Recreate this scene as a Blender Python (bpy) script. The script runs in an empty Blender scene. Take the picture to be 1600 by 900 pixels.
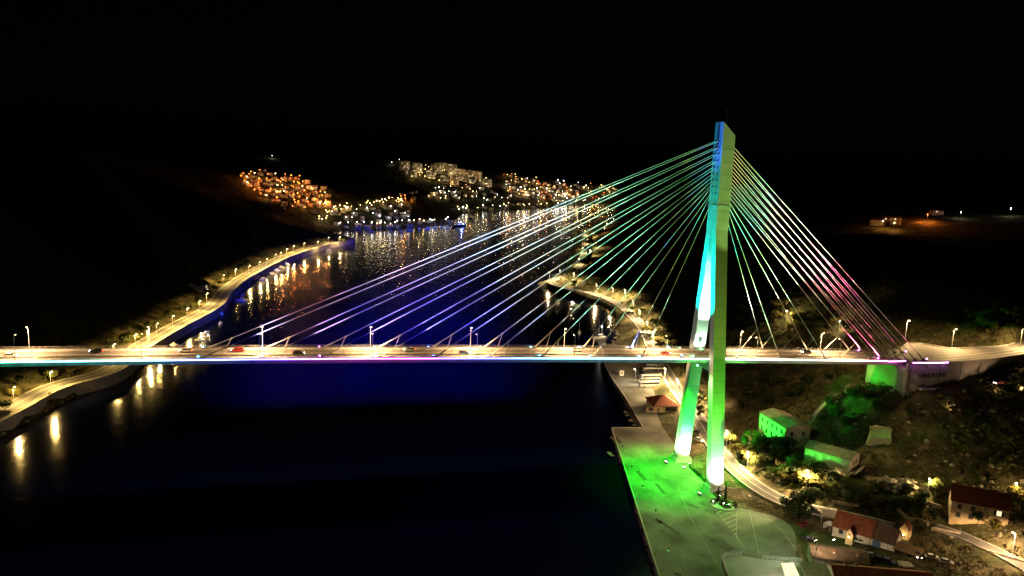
import bpy, bmesh, math, random
import numpy as np
from mathutils import Vector, Matrix
rnd = random.Random(7)
R_ = math.radians
sc = bpy.context.scene
COL = sc.collection

# ------------------------------------------------------------------ camera
CX, CY, CZ, YAW, PIT, ROL, FPX = -151.05, -285.95, 131.87, .2377, .1718, .0395, 1250.06
C0 = np.array([CX, CY, CZ])
FW = np.array([math.sin(YAW)*math.cos(PIT), math.cos(YAW)*math.cos(PIT), -math.sin(PIT)])
RT = np.array([math.cos(YAW), -math.sin(YAW), 0.]); UP = np.cross(RT, FW)
RT, UP = math.cos(ROL)*RT + math.sin(ROL)*UP, -math.sin(ROL)*RT + math.cos(ROL)*UP
cam = bpy.data.cameras.new('camera'); camo = bpy.data.objects.new('camera', cam); COL.objects.link(camo)
cam.sensor_width = 36; cam.lens = FPX*36/1600; cam.clip_start = 1; cam.clip_end = 12000
camo.matrix_world = Matrix([[RT[0], UP[0], -FW[0], CX], [RT[1], UP[1], -FW[1], CY], [RT[2], UP[2], -FW[2], CZ], [0, 0, 0, 1]])
sc.camera = camo

def ray(px, py): return FW*FPX + RT*(px-800) + UP*(450-py)
def at(px, py, z=0.):
    d = ray(px, py); return C0 + d*((z-CZ)/d[2])
def dist(px, py, D): return C0 + ray(px, py)*(D/FPX)

# ------------------------------------------------------------------ night sky, moonlight, exposure
w = bpy.data.worlds.new('World'); sc.world = w; w.use_nodes = True
nt = w.node_tree; bg = nt.nodes['Background']
sky = nt.nodes.new('ShaderNodeTexSky'); sky.sky_type = 'NISHITA'; sky.sun_disc = False
sky.sun_elevation = R_(24); sky.sun_rotation = R_(215)
nt.links.new(sky.outputs[0], bg.inputs[0]); bg.inputs[1].default_value = .00007
sl = bpy.data.lights.new('moon', 'SUN'); sl.energy = .007; sl.angle = R_(.5); sl.color = (1, .95, .85)
slo = bpy.data.objects.new('moon', sl); COL.objects.link(slo)
slo.rotation_euler = Vector((.52, .74, -.42)).to_track_quat('-Z', 'Y').to_euler()
sc.view_settings.view_transform = 'Standard'; sc.view_settings.look = 'None'
sc.view_settings.exposure = 0; sc.view_settings.gamma = 1
sc.cycles.use_denoising = True
sc.cycles.max_bounces = 5; sc.cycles.diffuse_bounces = 2; sc.cycles.glossy_bounces = 3
sc.cycles.transparent_max_bounces = 6; sc.cycles.transmission_bounces = 2; sc.cycles.volume_bounces = 0
sc.cycles.sample_clamp_indirect = 4; sc.cycles.caustics_reflective = False; sc.cycles.caustics_refractive = False

# ------------------------------------------------------------------ materials
def new_mat(name):
    m = bpy.data.materials.new(name); m.use_nodes = True
    return m, m.node_tree, m.node_tree.nodes['Principled BSDF']
def mat(name, col, rough=.8, metal=0, var=.25, scale=.6, bump=0, bscale=4., col2=None, detail=5, spec=.3):
    m, t, b = new_mat(name)
    b.inputs['Roughness'].default_value = rough; b.inputs['Metallic'].default_value = metal
    b.inputs['Specular IOR Level'].default_value = spec
    tc = t.nodes.new('ShaderNodeTexCoord'); n = t.nodes.new('ShaderNodeTexNoise')
    n.inputs['Scale'].default_value = scale; n.inputs['Detail'].default_value = detail
    t.links.new(tc.outputs['Object'], n.inputs['Vector'])
    r = t.nodes.new('ShaderNodeValToRGB')
    c2 = col2 or tuple(c*(1-var) for c in col)
    r.color_ramp.elements[0].position = .32; r.color_ramp.elements[1].position = .68
    r.color_ramp.elements[0].color = (*c2, 1); r.color_ramp.elements[1].color = (*[min(1, c*(1+var*.5)) for c in col], 1)
    t.links.new(n.outputs[0], r.inputs[0]); t.links.new(r.outputs[0], b.inputs['Base Color'])
    if bump:
        n2 = t.nodes.new('ShaderNodeTexNoise'); n2.inputs['Scale'].default_value = bscale; n2.inputs['Detail'].default_value = 6
        t.links.new(tc.outputs['Object'], n2.inputs['Vector'])
        bp = t.nodes.new('ShaderNodeBump'); bp.inputs['Strength'].default_value = bump
        t.links.new(n2.outputs[0], bp.inputs['Height']); t.links.new(bp.outputs[0], b.inputs['Normal'])
    return m
def emit(name, col, s, sample=False):
    m, t, b = new_mat(name); b.inputs['Base Color'].default_value = (.02, .02, .02, 1)
    b.inputs['Emission Color'].default_value = (*col, 1); b.inputs['Emission Strength'].default_value = s
    if not sample: m.cycles.emission_sampling = 'NONE'
    return m
def foliage(name, c1, c2):
    m = mat(name, c1, .75, var=.3, scale=1.2, col2=c2, spec=.15)
    t = m.node_tree; b = t.nodes['Principled BSDF']; out = t.nodes['Material Output']
    tr = t.nodes.new('ShaderNodeBsdfTranslucent'); tr.inputs[0].default_value = (*[c*1.3 for c in c1], 1)
    mx = t.nodes.new('ShaderNodeMixShader'); mx.inputs[0].default_value = .3
    t.links.new(b.outputs[0], mx.inputs[1]); t.links.new(tr.outputs[0], mx.inputs[2]); t.links.new(mx.outputs[0], out.inputs[0])
    return m
M = dict(
 asphalt=mat('asphalt', (.085, .083, .08), .85, var=.25, scale=.25, bump=.1, bscale=6),
 deck_asphalt=mat('deck_asphalt', (.13, .125, .115), .75, var=.2, scale=.12),
 concrete=mat('concrete', (.36, .34, .31), .85, var=.18, scale=.18, bump=.15, bscale=1.5),
 kerb=mat('kerb_concrete', (.45, .43, .4), .85, var=.15, scale=.6),
 pylon=mat('pylon_concrete', (.5, .49, .46), .8, var=.12, scale=.12, bump=.12, bscale=.7),
 joint=mat('joint', (.14, .13, .12), .9),
 quay=mat('quay_paving', (.2, .2, .18), .9, var=.4, scale=.09, bump=.3, bscale=1.2, col2=(.085, .083, .075), detail=9),
 quayedge=mat('quay_edge', (.42, .41, .38), .85, var=.2, scale=.8),
 quay_dark=mat('stained_paving', (.1, .098, .09), .9, var=.4, scale=.5),
 paint=mat('road_paint', (.7, .7, .66), .7, var=.35, scale=1.3),
 paintold=mat('worn_paint', (.42, .43, .36), .8, var=.4, scale=1.1),
 steel=mat('galvanised_steel', (.5, .5, .5), .45, metal=.6, var=.1),
 white=mat('white_metal', (.75, .75, .72), .4, var=.05),
 cable=mat('cable_sheath', (.85, .85, .83), .55, var=.05, scale=.3),
 dark=mat('dark_metal', (.05, .05, .055), .5, var=.1),
 stucco_w=mat('white_stucco', (.62, .57, .47), .9, var=.15, scale=.5, bump=.1, bscale=3),
 stucco_o=mat('ochre_stucco', (.58, .45, .26), .9, var=.15, scale=.5, bump=.1, bscale=3),
 stucco_g=mat('grey_stucco', (.4, .38, .33), .9, var=.2, scale=.5, bump=.1, bscale=3),
 stucco_p=mat('pale_stucco', (.55, .5, .42), .9, var=.2, scale=.4),
 stone=mat('pale_stone', (.42, .36, .26), .9, var=.3, scale=1.2, bump=.3, bscale=2.5),
 rock=mat('rock', (.3, .26, .2), .95, var=.4, scale=.35, bump=.6, bscale=1.2),
 roof_grey=mat('grey_roof', (.2, .18, .14), .9, var=.35, scale=.5, bump=.3, bscale=3),
 glass=mat('dark_glass', (.02, .022, .025), .12, var=.1, spec=.5),
 frame=mat('window_frame', (.3, .26, .2), .7, var=.1),
 shutter=mat('green_shutter', (.06, .1, .06), .7, var=.1),
 bluedoor=mat('blue_door', (.05, .1, .18), .6, var=.1),
 wood=mat('weathered_wood', (.2, .14, .08), .85, var=.3, scale=2),
 tyre=mat('rubber', (.02, .02, .02), .8, var=.1),
 bark=mat('bark', (.12, .09, .06), .95, var=.3, scale=3),
 leaf=foliage('leaf', (.1, .12, .035), (.05, .065, .02)),
 leaf_y=foliage('leaf_yellow', (.15, .13, .035), (.07, .07, .02)),
 leaf_d=foliage('leaf_dark', (.045, .065, .025), (.025, .035, .015)),
 scrub=foliage('scrub', (.11, .095, .045), (.05, .05, .025)),
 bulb_w=emit('bulb_warm', (1, .68, .32), 26), bulb_n=emit('bulb_white', (1, .95, .85), 26),
 bulb_o=emit('bulb_orange', (1, .2, .03), 22), bulb_y=emit('bulb_yellow', (1, .72, .2), 20),
 bulb_g=emit('bulb_green', (.15, 1, .35), 60), bulb_c=emit('bulb_cyan', (.2, .8, 1), 40),
 bulb_m=emit('bulb_magenta', (1, .2, .9), 40), bulb_b=emit('bulb_blue', (.15, .25, 1), 40),
 head=emit('headlight', (1, .93, .8), 25), tail=emit('taillight', (1, .05, .03), 14),
 litwin=emit('lit_window', (1, .78, .42), 1.6), litwin_o=emit('lit_window_orange', (1, .5, .18), 1.4),
)
def tile_mat(name, col):
    m = mat(name, col, .85, var=.3, scale=.7, col2=tuple(c*.6 for c in col))
    t = m.node_tree; b = t.nodes['Principled BSDF']
    wv = t.nodes.new('ShaderNodeTexWave'); wv.inputs['Scale'].default_value = 1.6; wv.inputs['Distortion'].default_value = 1.2
    tc = t.nodes.new('ShaderNodeTexCoord'); t.links.new(tc.outputs['Object'], wv.inputs['Vector'])
    bp = t.nodes.new('ShaderNodeBump'); bp.inputs['Strength'].default_value = .5
    t.links.new(wv.outputs[1], bp.inputs['Height']); t.links.new(bp.outputs[0], b.inputs['Normal'])
    return m
M['tile'] = tile_mat('clay_tiles', (.24, .065, .032)); M['tile_d'] = tile_mat('dark_clay_tiles', (.18, .05, .03))
M['tile_b'] = tile_mat('brown_tiles', (.1, .062, .038))

def water_mat():
    m, t, b = new_mat('sea_water')
    b.inputs['Base Color'].default_value = (.0008, .0026, .018, 1); b.inputs['Roughness'].default_value = .13
    b.inputs['IOR'].default_value = 1.33
    tc = t.nodes.new('ShaderNodeTexCoord'); mp = t.nodes.new('ShaderNodeMapping'); mp.inputs['Scale'].default_value = (.7, 1.0, 1)
    t.links.new(tc.outputs['Object'], mp.inputs[0])
    n1 = t.nodes.new('ShaderNodeTexNoise'); n1.inputs['Scale'].default_value = .32; n1.inputs['Detail'].default_value = 4; n1.inputs['Roughness'].default_value = .6
    n2 = t.nodes.new('ShaderNodeTexNoise'); n2.inputs['Scale'].default_value = .06; n2.inputs['Detail'].default_value = 2
    t.links.new(mp.outputs[0], n1.inputs[0]); t.links.new(mp.outputs[0], n2.inputs[0])
    b1 = t.nodes.new('ShaderNodeBump'); b1.inputs['Strength'].default_value = .5; b1.inputs['Distance'].default_value = .3
    b2 = t.nodes.new('ShaderNodeBump'); b2.inputs['Strength'].default_value = .25; b2.inputs['Distance'].default_value = .5
    t.links.new(n1.outputs[0], b1.inputs['Height']); t.links.new(n2.outputs[0], b2.inputs['Height'])
    t.links.new(b2.outputs[0], b1.inputs['Normal']); t.links.new(b1.outputs[0], b.inputs['Normal'])
    return m
M['water'] = water_mat()
def ground_mat():
    m, t, b = new_mat('dry_hillside'); b.inputs['Roughness'].default_value = .95; b.inputs['Specular IOR Level'].default_value = .1
    tc = t.nodes.new('ShaderNodeTexCoord')
    n = t.nodes.new('ShaderNodeTexNoise'); n.inputs['Scale'].default_value = .11; n.inputs['Detail'].default_value = 8; n.inputs['Roughness'].default_value = .65
    t.links.new(tc.outputs['Object'], n.inputs[0])
    r = t.nodes.new('ShaderNodeValToRGB'); e = r.color_ramp.elements
    e[0].position = .35; e[0].color = (.03, .035, .014, 1); e[1].position = .64; e[1].color = (.15, .125, .075, 1)
    x = e.new(.5); x.color = (.06, .058, .026, 1)
    t.links.new(n.outputs[0], r.inputs[0]); t.links.new(r.outputs[0], b.inputs['Base Color'])
    n2 = t.nodes.new('ShaderNodeTexNoise'); n2.inputs['Scale'].default_value = .8; n2.inputs['Detail'].default_value = 8
    t.links.new(tc.outputs['Object'], n2.inputs[0])
    bp = t.nodes.new('ShaderNodeBump'); bp.inputs['Strength'].default_value = .9; bp.inputs['Distance'].default_value = 1.
    t.links.new(n2.outputs[0], bp.inputs['Height']); t.links.new(bp.outputs[0], b.inputs['Normal'])
    return m
M['ground'] = ground_mat()
def led_mat():
    # LED tubes along the deck edge change hue from lamp to lamp along the bridge
    m, t, b = new_mat('led_tube'); b.inputs['Base Color'].default_value = (.3, .3, .3, 1)
    tc = t.nodes.new('ShaderNodeTexCoord'); sp = t.nodes.new('ShaderNodeSeparateXYZ'); t.links.new(tc.outputs['Object'], sp.inputs[0])
    mr = t.nodes.new('ShaderNodeMapRange'); mr.inputs[1].default_value = -330; mr.inputs[2].default_value = 120
    t.links.new(sp.outputs[0], mr.inputs[0])
    r = t.nodes.new('ShaderNodeValToRGB'); e = r.color_ramp.elements
    stops = [(-330, .05, 1, .3), (-252, .1, 1, .55), (-240, .15, .95, .8), (-215, .25, .85, 1), (-195, .2, .35, 1), (-175, .12, .12, 1), (-160, .35, .1, 1), (-148, .7, .1, .95),
             (-120, .6, .08, .9), (-108, .2, .1, 1), (-88, .12, .14, 1), (-70, .15, .4, 1), (-50, .2, .75, 1), (-25, .35, .9, .95), (0, .5, 1, .8), (20, .75, .95, .7), (45, .9, .85, .6),
             (65, 1, .55, .45), (76, 1, .2, .5), (88, .9, .12, .9), (100, .75, .2, .95)]
    stops = stops[:1]+stops[1:]
    f = lambda x: (x+330)/450
    e[0].position = f(stops[0][0]); e[0].color = (*stops[0][1:], 1); e[1].position = f(stops[-1][0]); e[1].color = (*stops[-1][1:], 1)
    for s in stops[1:-1]:
        k = e.new(f(s[0])); k.color = (*s[1:], 1)
    t.links.new(mr.outputs[0], r.inputs[0]); t.links.new(r.outputs[0], b.inputs['Emission Color'])
    b.inputs['Emission Strength'].default_value = 18
    return m
M['led'] = led_mat()

# ------------------------------------------------------------------ mesh helpers
class MB:
    def __init__(s): s.v = []; s.f = []; s.m = []; s.mats = []
    def mi(s, m):
        if m not in s.mats: s.mats.append(m)
        return s.mats.index(m)
    def add(s, vs, fs, m):
        k = len(s.v); i = s.mi(m); s.v += [tuple(map(float, p)) for p in vs]
        for f in fs: s.f.append(tuple(k+j for j in f)); s.m.append(i)
    def box(s, c, d, m, rz=0):
        x, y, z = d[0]/2, d[1]/2, d[2]/2; ca, sa = math.cos(rz), math.sin(rz)
        vs = []
        for dz in (-z, z):
            for dx, dy in ((-x, -y), (x, -y), (x, y), (-x, y)): vs.append((c[0]+dx*ca-dy*sa, c[1]+dx*sa+dy*ca, c[2]+dz))
        s.add(vs, [(0, 3, 2, 1), (4, 5, 6, 7), (0, 1, 5, 4), (1, 2, 6, 5), (2, 3, 7, 6), (3, 0, 4, 7)], m)
    def hexa(s, b, t, m): s.add(list(b)+list(t), [(3, 2, 1, 0), (4, 5, 6, 7), (0, 1, 5, 4), (1, 2, 6, 5), (2, 3, 7, 6), (3, 0, 4, 7)], m)
    def tube(s, p, q, r, m, n=6, r2=None):
        p, q = Vector(p), Vector(q); d = (q-p).normalized(); a = d.orthogonal().normalized(); b = d.cross(a)
        r2 = r if r2 is None else r2; vs = []
        for o, rr in ((p, r), (q, r2)):
            for k in range(n):
                t = 2*math.pi*k/n; vs.append(o+a*(rr*math.cos(t))+b*(rr*math.sin(t)))
        s.add(vs, [(k, (k+1) % n, n+(k+1) % n, n+k) for k in range(n)]+[tuple(range(n-1, -1, -1)), tuple(range(n, 2*n))], m)
    def lathe(s, prof, m, n=12, c=(0, 0, 0)):
        vs = []
        for r, z in prof:
            for k in range(n):
                t = 2*math.pi*k/n; vs.append((c[0]+r*math.cos(t), c[1]+r*math.sin(t), c[2]+z))
        fs = []
        for i in range(len(prof)-1):
            for k in range(n): fs.append((i*n+k, i*n+(k+1) % n, (i+1)*n+(k+1) % n, (i+1)*n+k))
        fs += [tuple(range(n-1, -1, -1)), tuple(range((len(prof)-1)*n, len(prof)*n))]
        s.add(vs, fs, m)
    def prism(s, poly, z0, z1, m):
        n = len(poly); a = sum(poly[i][0]*poly[(i+1) % n][1]-poly[(i+1) % n][0]*poly[i][1] for i in range(n))
        if a < 0: poly = poly[::-1]
        s.add([(p[0], p[1], z0) for p in poly]+[(p[0], p[1], z1) for p in poly],
              [tuple(range(n-1, -1, -1)), tuple(range(n, 2*n))]+[(k, (k+1) % n, n+(k+1) % n, n+k) for k in range(n)], m)
    def mesh(s, name, smooth=False):
        me = bpy.data.meshes.new(name); me.from_pydata(s.v, [], s.f)
        for m in s.mats: me.materials.append(M[m])
        me.polygons.foreach_set('material_index', s.m)
        if smooth: me.polygons.foreach_set('use_smooth', [True]*len(s.f))
        me.update(); return me
    def obj(s, name, parent=None, smooth=False): return link(name, s.mesh(name, smooth), parent)
def link(name, data, parent=None, loc=None, rz=None):
    o = bpy.data.objects.new(name, data); COL.objects.link(o)
    if parent: o.parent = parent
    if loc is not None: o.location = loc
    if rz is not None: o.rotation_euler = (0, 0, rz)
    return o
def tag(o, label=None, cat=None, group=None, kind=None):
    for k, v in (('label', label), ('category', cat), ('group', group), ('kind', kind)):
        if v: o[k] = v
    return o
def thing(name, label, cat, loc=(0, 0, 0), rz=0, group=None):
    o = link(name, None, None, loc, rz); o.empty_display_size = .5
    return tag(o, label, cat, group)
def dup(root, loc, rz=0, label=None, scale=None):
    def rec(o, par):
        c = o.copy(); COL.objects.link(c)
        if par: c.parent = par
        for ch in o.children: rec(ch, c)
        return c
    r = rec(root, None); r.location = loc; r.rotation_euler = (0, 0, rz)
    if scale: r.scale = (scale,)*3 if not isinstance(scale, tuple) else scale
    if label: r['label'] = label
    return r
ORD = ['first', 'second', 'third', 'fourth', 'fifth', 'sixth', 'seventh', 'eighth', 'ninth', 'tenth', 'eleventh', 'twelfth', 'thirteenth', 'fourteenth',
       'fifteenth', 'sixteenth', 'seventeenth', 'eighteenth', 'nineteenth', 'twentieth', 'twenty-first', 'twenty-second', 'twenty-third', 'twenty-fourth',
       'twenty-fifth', 'twenty-sixth', 'twenty-seventh', 'twenty-eighth', 'twenty-ninth', 'thirtieth']
def onum(n):
    tens = ['', '', 'twent', 'thirt', 'fort', 'fift', 'sixt', 'sevent', 'eight', 'ninet']
    if n <= 20: return ORD[n-1]
    if n >= 100: return 'hundred and '+ORD[n-101] if n > 100 else 'hundredth'
    return tens[n//10]+('ieth' if n % 10 == 0 else 'y-'+ORD[n % 10-1])
ONUM = onum
def point(name, parent, loc, col, watts, r=.25):
    l = bpy.data.lights.new(name, 'POINT'); l.energy = watts; l.color = col; l.shadow_soft_size = r
    return link(name, l, parent, loc)
def spot(name, parent, loc, target, col, watts, angle, blend=.4, r=.3, falloff=None):
    l = bpy.data.lights.new(name, 'SPOT'); l.energy = watts; l.color = col; l.spot_size = R_(angle); l.spot_blend = blend; l.shadow_soft_size = r
    o = link(name, l, parent, loc)
    o.rotation_euler = (Vector(target)-Vector(loc)).to_track_quat('-Z', 'Y').to_euler()
    return o

# ------------------------------------------------------------------ terrain
WATER = [(-340, -420), (-306, 0), (-288, 86), (-279, 123), (-265, 173), (-240, 301), (-228, 369), (-221, 440), (-205, 540), (-187, 640), (-150, 730), (-116, 790), (-128, 850), (-150, 920), (-120, 960),
         (-34, 995), (62, 1084), (100, 1200), (125, 1318), (190, 1380), (270, 1440), (353, 1509), (473, 1643), (620, 1760), (760, 1800),
         (740, 1680), (600, 1480), (480, 1280), (380, 1130), (262, 975), (225, 860), (170, 720), (132, 610), (112, 560), (80, 500), (58, 474), (62, 440), (84, 372), (86, 340), (76, 300),
         (62, 258), (44, 215), (33, 188), (0, 71), (2, 40), (-8, -60), (-28, -160), (-40, -420)]
WP = np.array(WATER, float)
def poly_sd(x, y, P, closed=True):
    """distance to polyline; negative inside when closed"""
    d2 = np.full(x.shape, 1e18); ins = np.zeros(x.shape, bool); n = len(P)
    for i in range(n if closed else n-1):
        a, b = P[i], P[(i+1) % n]; ex, ey = b-a
        t = np.clip(((x-a[0])*ex+(y-a[1])*ey)/(ex*ex+ey*ey), 0, 1)
        d2 = np.minimum(d2, (x-a[0]-t*ex)**2+(y-a[1]-t*ey)**2)
        if closed:
            c = (a[1] > y) != (b[1] > y)
            ins ^= c & (x < ex*(y-a[1])/(ey if ey else 1e-9)+a[0])
    d = np.sqrt(d2)
    return np.where(ins, -d, d) if closed else d
CP = [(-20, 0, 2), (-20, 100, 2), (0, -60, 2), (14, -40, 3), (20, -80, 4.5), (0, -110, 3), (-40, -200, 2), (93, 332, 4.6), (81, 260, 4.6), (61, 189, 4.6), (41, 116, 4.6), (29, 62, 4.6), (20, 28, 4.6), (14, -7, 4.6), (15, -29, 4.6), (20, -40, 4.2),
 (28, 10, 7), (33, -10, 8), (43, 3, 10), (43, 22, 10), (54, 10, 13), (49, -28, 10), (40, -15, 9.5), (60, 13, 19), (86, 23, 33), (71, -18, 20), (87, -9, 38), (82, 8, 38), (92, 14, 44), (114, -11, 42), (147, -11, 45), (200, -8, 46),
 (68, -40, 13), (64, -64, 11.5), (75, -76, 12), (101, -55, 20), (102, -25, 32), (150, -30, 38), (150, -60, 28), (60, -75, 8), (64, -98, 8), (33, -87, 6), (30, -50, 6), (45, -48, 8), (100, -100, 12), (200, -60, 40),
 (100, 18, 50), (120, 20, 50), (160, 14, 50), (112, 32, 53), (135, 26, 58), (170, 28, 62), (110, 60, 50), (100, 45, 46), (110, 120, 40), (140, 150, 52), (75, 60, 20), (80, 100, 22), (95, 180, 20), (110, 260, 16), (118, 330, 12), (120, 400, 10), (90, 430, 7), (64, 440, 5), (91, 391, 5),
 (200, 100, 72), (260, 40, 78), (250, 200, 70), (180, 300, 50), (250, 450, 50), (150, 520, 14), (137, 593, 4), (187, 680, 6), (272, 962, 5), (230, 800, 10), (300, 850, 20), (400, 700, 40), (420, 400, 60), (330, 250, 66), (300, 0, 72), (300, -120, 40), (500, -200, 80),
 (-330, 150, 60), (-300, 400, 60), (-250, 640, 45), (-500, 400, 170), (-450, 700, 130), (-420, 0, 80), (-200, 760, 40), (-500, -300, 120), (-700, 600, 220)]
for px, py, D in [(400, 272, 1350), (480, 285, 1350), (560, 300, 1350), (500, 345, 1050), (440, 330, 1150), (380, 305, 1220), (350, 265, 1400), (300, 275, 800), (330, 290, 780),
                  (540, 330, 1200), (600, 320, 1330), (650, 318, 1450), (630, 268, 1900), (700, 262, 2000), (760, 278, 2000), (640, 300, 1650), (720, 300, 1700), (640, 245, 2400),
                  (800, 274, 2150), (900, 288, 2250), (960, 293, 2300), (850, 310, 1850), (920, 310, 1950), (1000, 295, 2400), (400, 236, 1750), (600, 246, 2300), (820, 262, 2600), (1000, 285, 2650),
                  (1380, 366, 720), (1400, 372, 700), (1450, 342, 900), (1500, 346, 900), (1580, 340, 900), (1590, 300, 1300), (1300, 350, 900), (1200, 330, 1100), (1100, 320, 1400), (1500, 400, 560)]:
    CP.append(tuple(dist(px, py, D)))
CP = np.array(CP, float)
phi = lambda r2: np.sqrt(r2+18.**2)
_D = (CP[:, None, :2]-CP[None, :, :2]); _A = phi((_D**2).sum(-1)); _n = len(CP)
_K = np.block([[_A+np.eye(_n)*1e-6, np.c_[np.ones(_n), CP[:, :2]]], [np.r_[np.ones((1, _n)), CP[:, :2].T], np.zeros((3, 3))]])
_W = np.linalg.solve(_K, np.r_[CP[:, 2], 0, 0, 0])
def rbf(x, y):
    o = _W[_n]+_W[_n+1]*x+_W[_n+2]*y
    for i in range(_n): o = o+_W[i]*phi((x-CP[i, 0])**2+(y-CP[i, 1])**2)
    return o
def V2(l, z): return [tuple(at(px, py, z)[:2]) for px, py in l]
ROADS = {  # centre lines, width, height
 'shore_road': ([(-330, -60), (-308, 40)] + V2([(0, 645), (80, 604), (165, 579), (215, 542), (270, 510), (330, 478), (352, 452), (385, 429), (440, 402), (500, 382), (545, 373)], 6) + [(-118, 800), (-132, 850)], 9.5, 6.),
 'coast_road': ([(330, 1010)] + [(262, 955), (240, 870), (188, 716), (150, 610), (122, 545), (88, 487), (68, 458), (74, 424), (92, 385), (95, 335), (82, 260), (62, 189), (42, 116), (30, 62), (21, 28), (15.5, -7), (17, -29), (23, -40), (36, -50), (46, -60)], 7.5, 5.),
 'lane': ([(56, -68), (60.4, -74.8), (63.5, -85.1), (64.5, -97.5), (64, -130)], 5., 8.6),
}
AR_NEAR = [(88, -9), (101, -10.5), (114, -9.5), (135, -6), (155, -.8), (185, 10), (230, 30), (300, 70)]
AR_FAR = [(88, 7.5), (102, 13), (112, 21), (119, 20), (126, 11), (140, 11), (160, 14), (182, 25), (224, 46), (292, 86)]
AR_C = np.array([(84, 0), (114, 4), (150, 6), (184, 17.5), (227, 38), (296, 78)], float)
def terr(x, y):
    x = np.asarray(x, float); y = np.asarray(y, float)
    d = poly_sd(x, y, WP)
    left = np.clip((20-x)/60, 0, 1)*np.clip((900-y)/80, 0, 1)
    sh = 2.2+3.2*left
    prof = np.where(d < 0, np.maximum(-11, d*.7), np.where(d < 1.6, d/1.6*sh, sh+np.minimum(d, 20)*.05+np.maximum(0, d-19)*(.45+.1*np.sin(x*.03+y*.021))))
    n = (np.sin(x*.21+1.3*np.sin(y*.17))*np.sin(y*.19+x*.05)*.7+np.sin(x*.53+y*.37)*.3+np.sin(x*.061+y*.043)*1.2)
    amp = np.clip((d-16)/20, 0, 1)
    r0 = rbf(x, y); r = r0+n*np.clip((r0-7)/14, 0, 1)*.9
    h = np.where(d > 0, np.minimum(prof+n*amp, np.maximum(r, 1.2)), prof)
    for P, wd, z in ROADS.values():
        dr = poly_sd(x, y, np.array(P, float), False); k = np.clip((dr-wd/2-1.5)/4, 0, 1)
        h = np.where((d > 1.), h*k+(z-.45)*(1-k), h)
    dr = poly_sd(x, y, AR_C, False)
    dr2 = poly_sd(x, y, np.array(AR_NEAR+AR_FAR[::-1], float))
    k = np.clip((dr2+.6)/2.5, 0, 1)
    h = np.where((dr2 < 3) , np.where(h > 50.1, h*k+50.1*(1-k), h), h)
    return h
def tz(x, y): return float(terr(np.array([x]), np.array([y]))[0])
def hits(pxs, dmin=150, dmax=2700, step=3.):
    """where the lines of sight meet the terrain"""
    ds = np.arange(dmin, dmax, step); out = []
    for px, py in pxs:
        d = ray(px, py)/FPX; P = C0+d*ds[:, None]
        h = terr(P[:, 0], P[:, 1]); b = np.nonzero(P[:, 2] <= np.maximum(h, -.5))[0]
        if len(b) == 0: out.append(None); continue
        p = P[b[0]]; out.append((p[0], p[1], float(h[b[0]])))
    return out
def axis(segs):
    o = []
    for a, b, st in segs: o += list(np.arange(a, b, st))
    return np.array(o+[segs[-1][1]])
def build_terrain():
    xs = axis([(-1000, -400, 40), (-400, -300, 12), (-300, -100, 5), (-100, -30, 10), (-30, 210, 2.5), (210, 420, 10), (420, 900, 30), (900, 1800, 90)])
    ys = axis([(-380, -120, 20), (-120, 150, 2.5), (150, 420, 4.5), (420, 800, 8), (800, 1100, 15), (1100, 2900, 30)])
    X, Y = np.meshgrid(xs, ys); Z = terr(X, Y)
    nx, ny = len(xs), len(ys)
    idx = np.arange(nx*ny).reshape(ny, nx)
    f = np.stack([idx[:-1, :-1], idx[:-1, 1:], idx[1:, 1:], idx[1:, :-1]], -1).reshape(-1, 4)
    me = bpy.data.meshes.new('terrain'); me.from_pydata(np.stack([X, Y, Z], -1).reshape(-1, 3).tolist(), [], f.tolist())
    me.materials.append(M['ground']); me.polygons.foreach_set('use_smooth', [True]*len(f)); me.update()
    tag(link('terrain', me), kind='structure')
build_terrain()
b = MB(); b.add([(-3000, -1200, 0), (4000, -1200, 0), (4000, 5000, 0), (-3000, 5000, 0)], [(0, 1, 2, 3)], 'water')
tag(b.obj('water'), kind='structure')

def offset(P, off):
    P = [Vector(p) for p in P]; o = []
    for i, p in enumerate(P):
        t = (P[min(i+1, len(P)-1)]-P[max(i-1, 0)]).normalized(); o.append((p.x-t.y*off, p.y+t.x*off))
    return o
def smooth_line(P, step):
    P = [Vector(p) for p in P]; o = []
    for i in range(len(P)-1):
        p0, p1, p2, p3 = P[max(i-1, 0)], P[i], P[i+1], P[min(i+2, len(P)-1)]
        n = max(1, int((p2-p1).length/step))
        for k in range(n):
            t = k/n; o.append(.5*((2*p1)+(p2-p0)*t+(2*p0-5*p1+4*p2-p3)*t*t+(3*p1-p0-3*p2+p3)*t**3))
    return [(p.x, p.y) for p in o]+[tuple(P[-1])]
def strip(b, L, Rr, z, m, zz=None):
    n = len(L); b.add([(p[0], p[1], z) for p in L]+[(p[0], p[1], z) for p in Rr], [(n+i, n+i+1, i+1, i) for i in range(n-1)], m)
def wall_strip(b, L, off, z0, z1, m):
    A, B = L, offset(L, off); n = len(A)
    for i in range(n-1):
        b.hexa([(*A[i], z0), (*A[i+1], z0), (*B[i+1], z0), (*B[i], z0)], [(*A[i], z1), (*A[i+1], z1), (*B[i+1], z1), (*B[i], z1)], m) if off < 0 else \
        b.hexa([(*B[i], z0), (*B[i+1], z0), (*A[i+1], z0), (*A[i], z0)], [(*B[i], z1), (*B[i+1], z1), (*A[i+1], z1), (*A[i], z1)], m)
RL = {}
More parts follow.
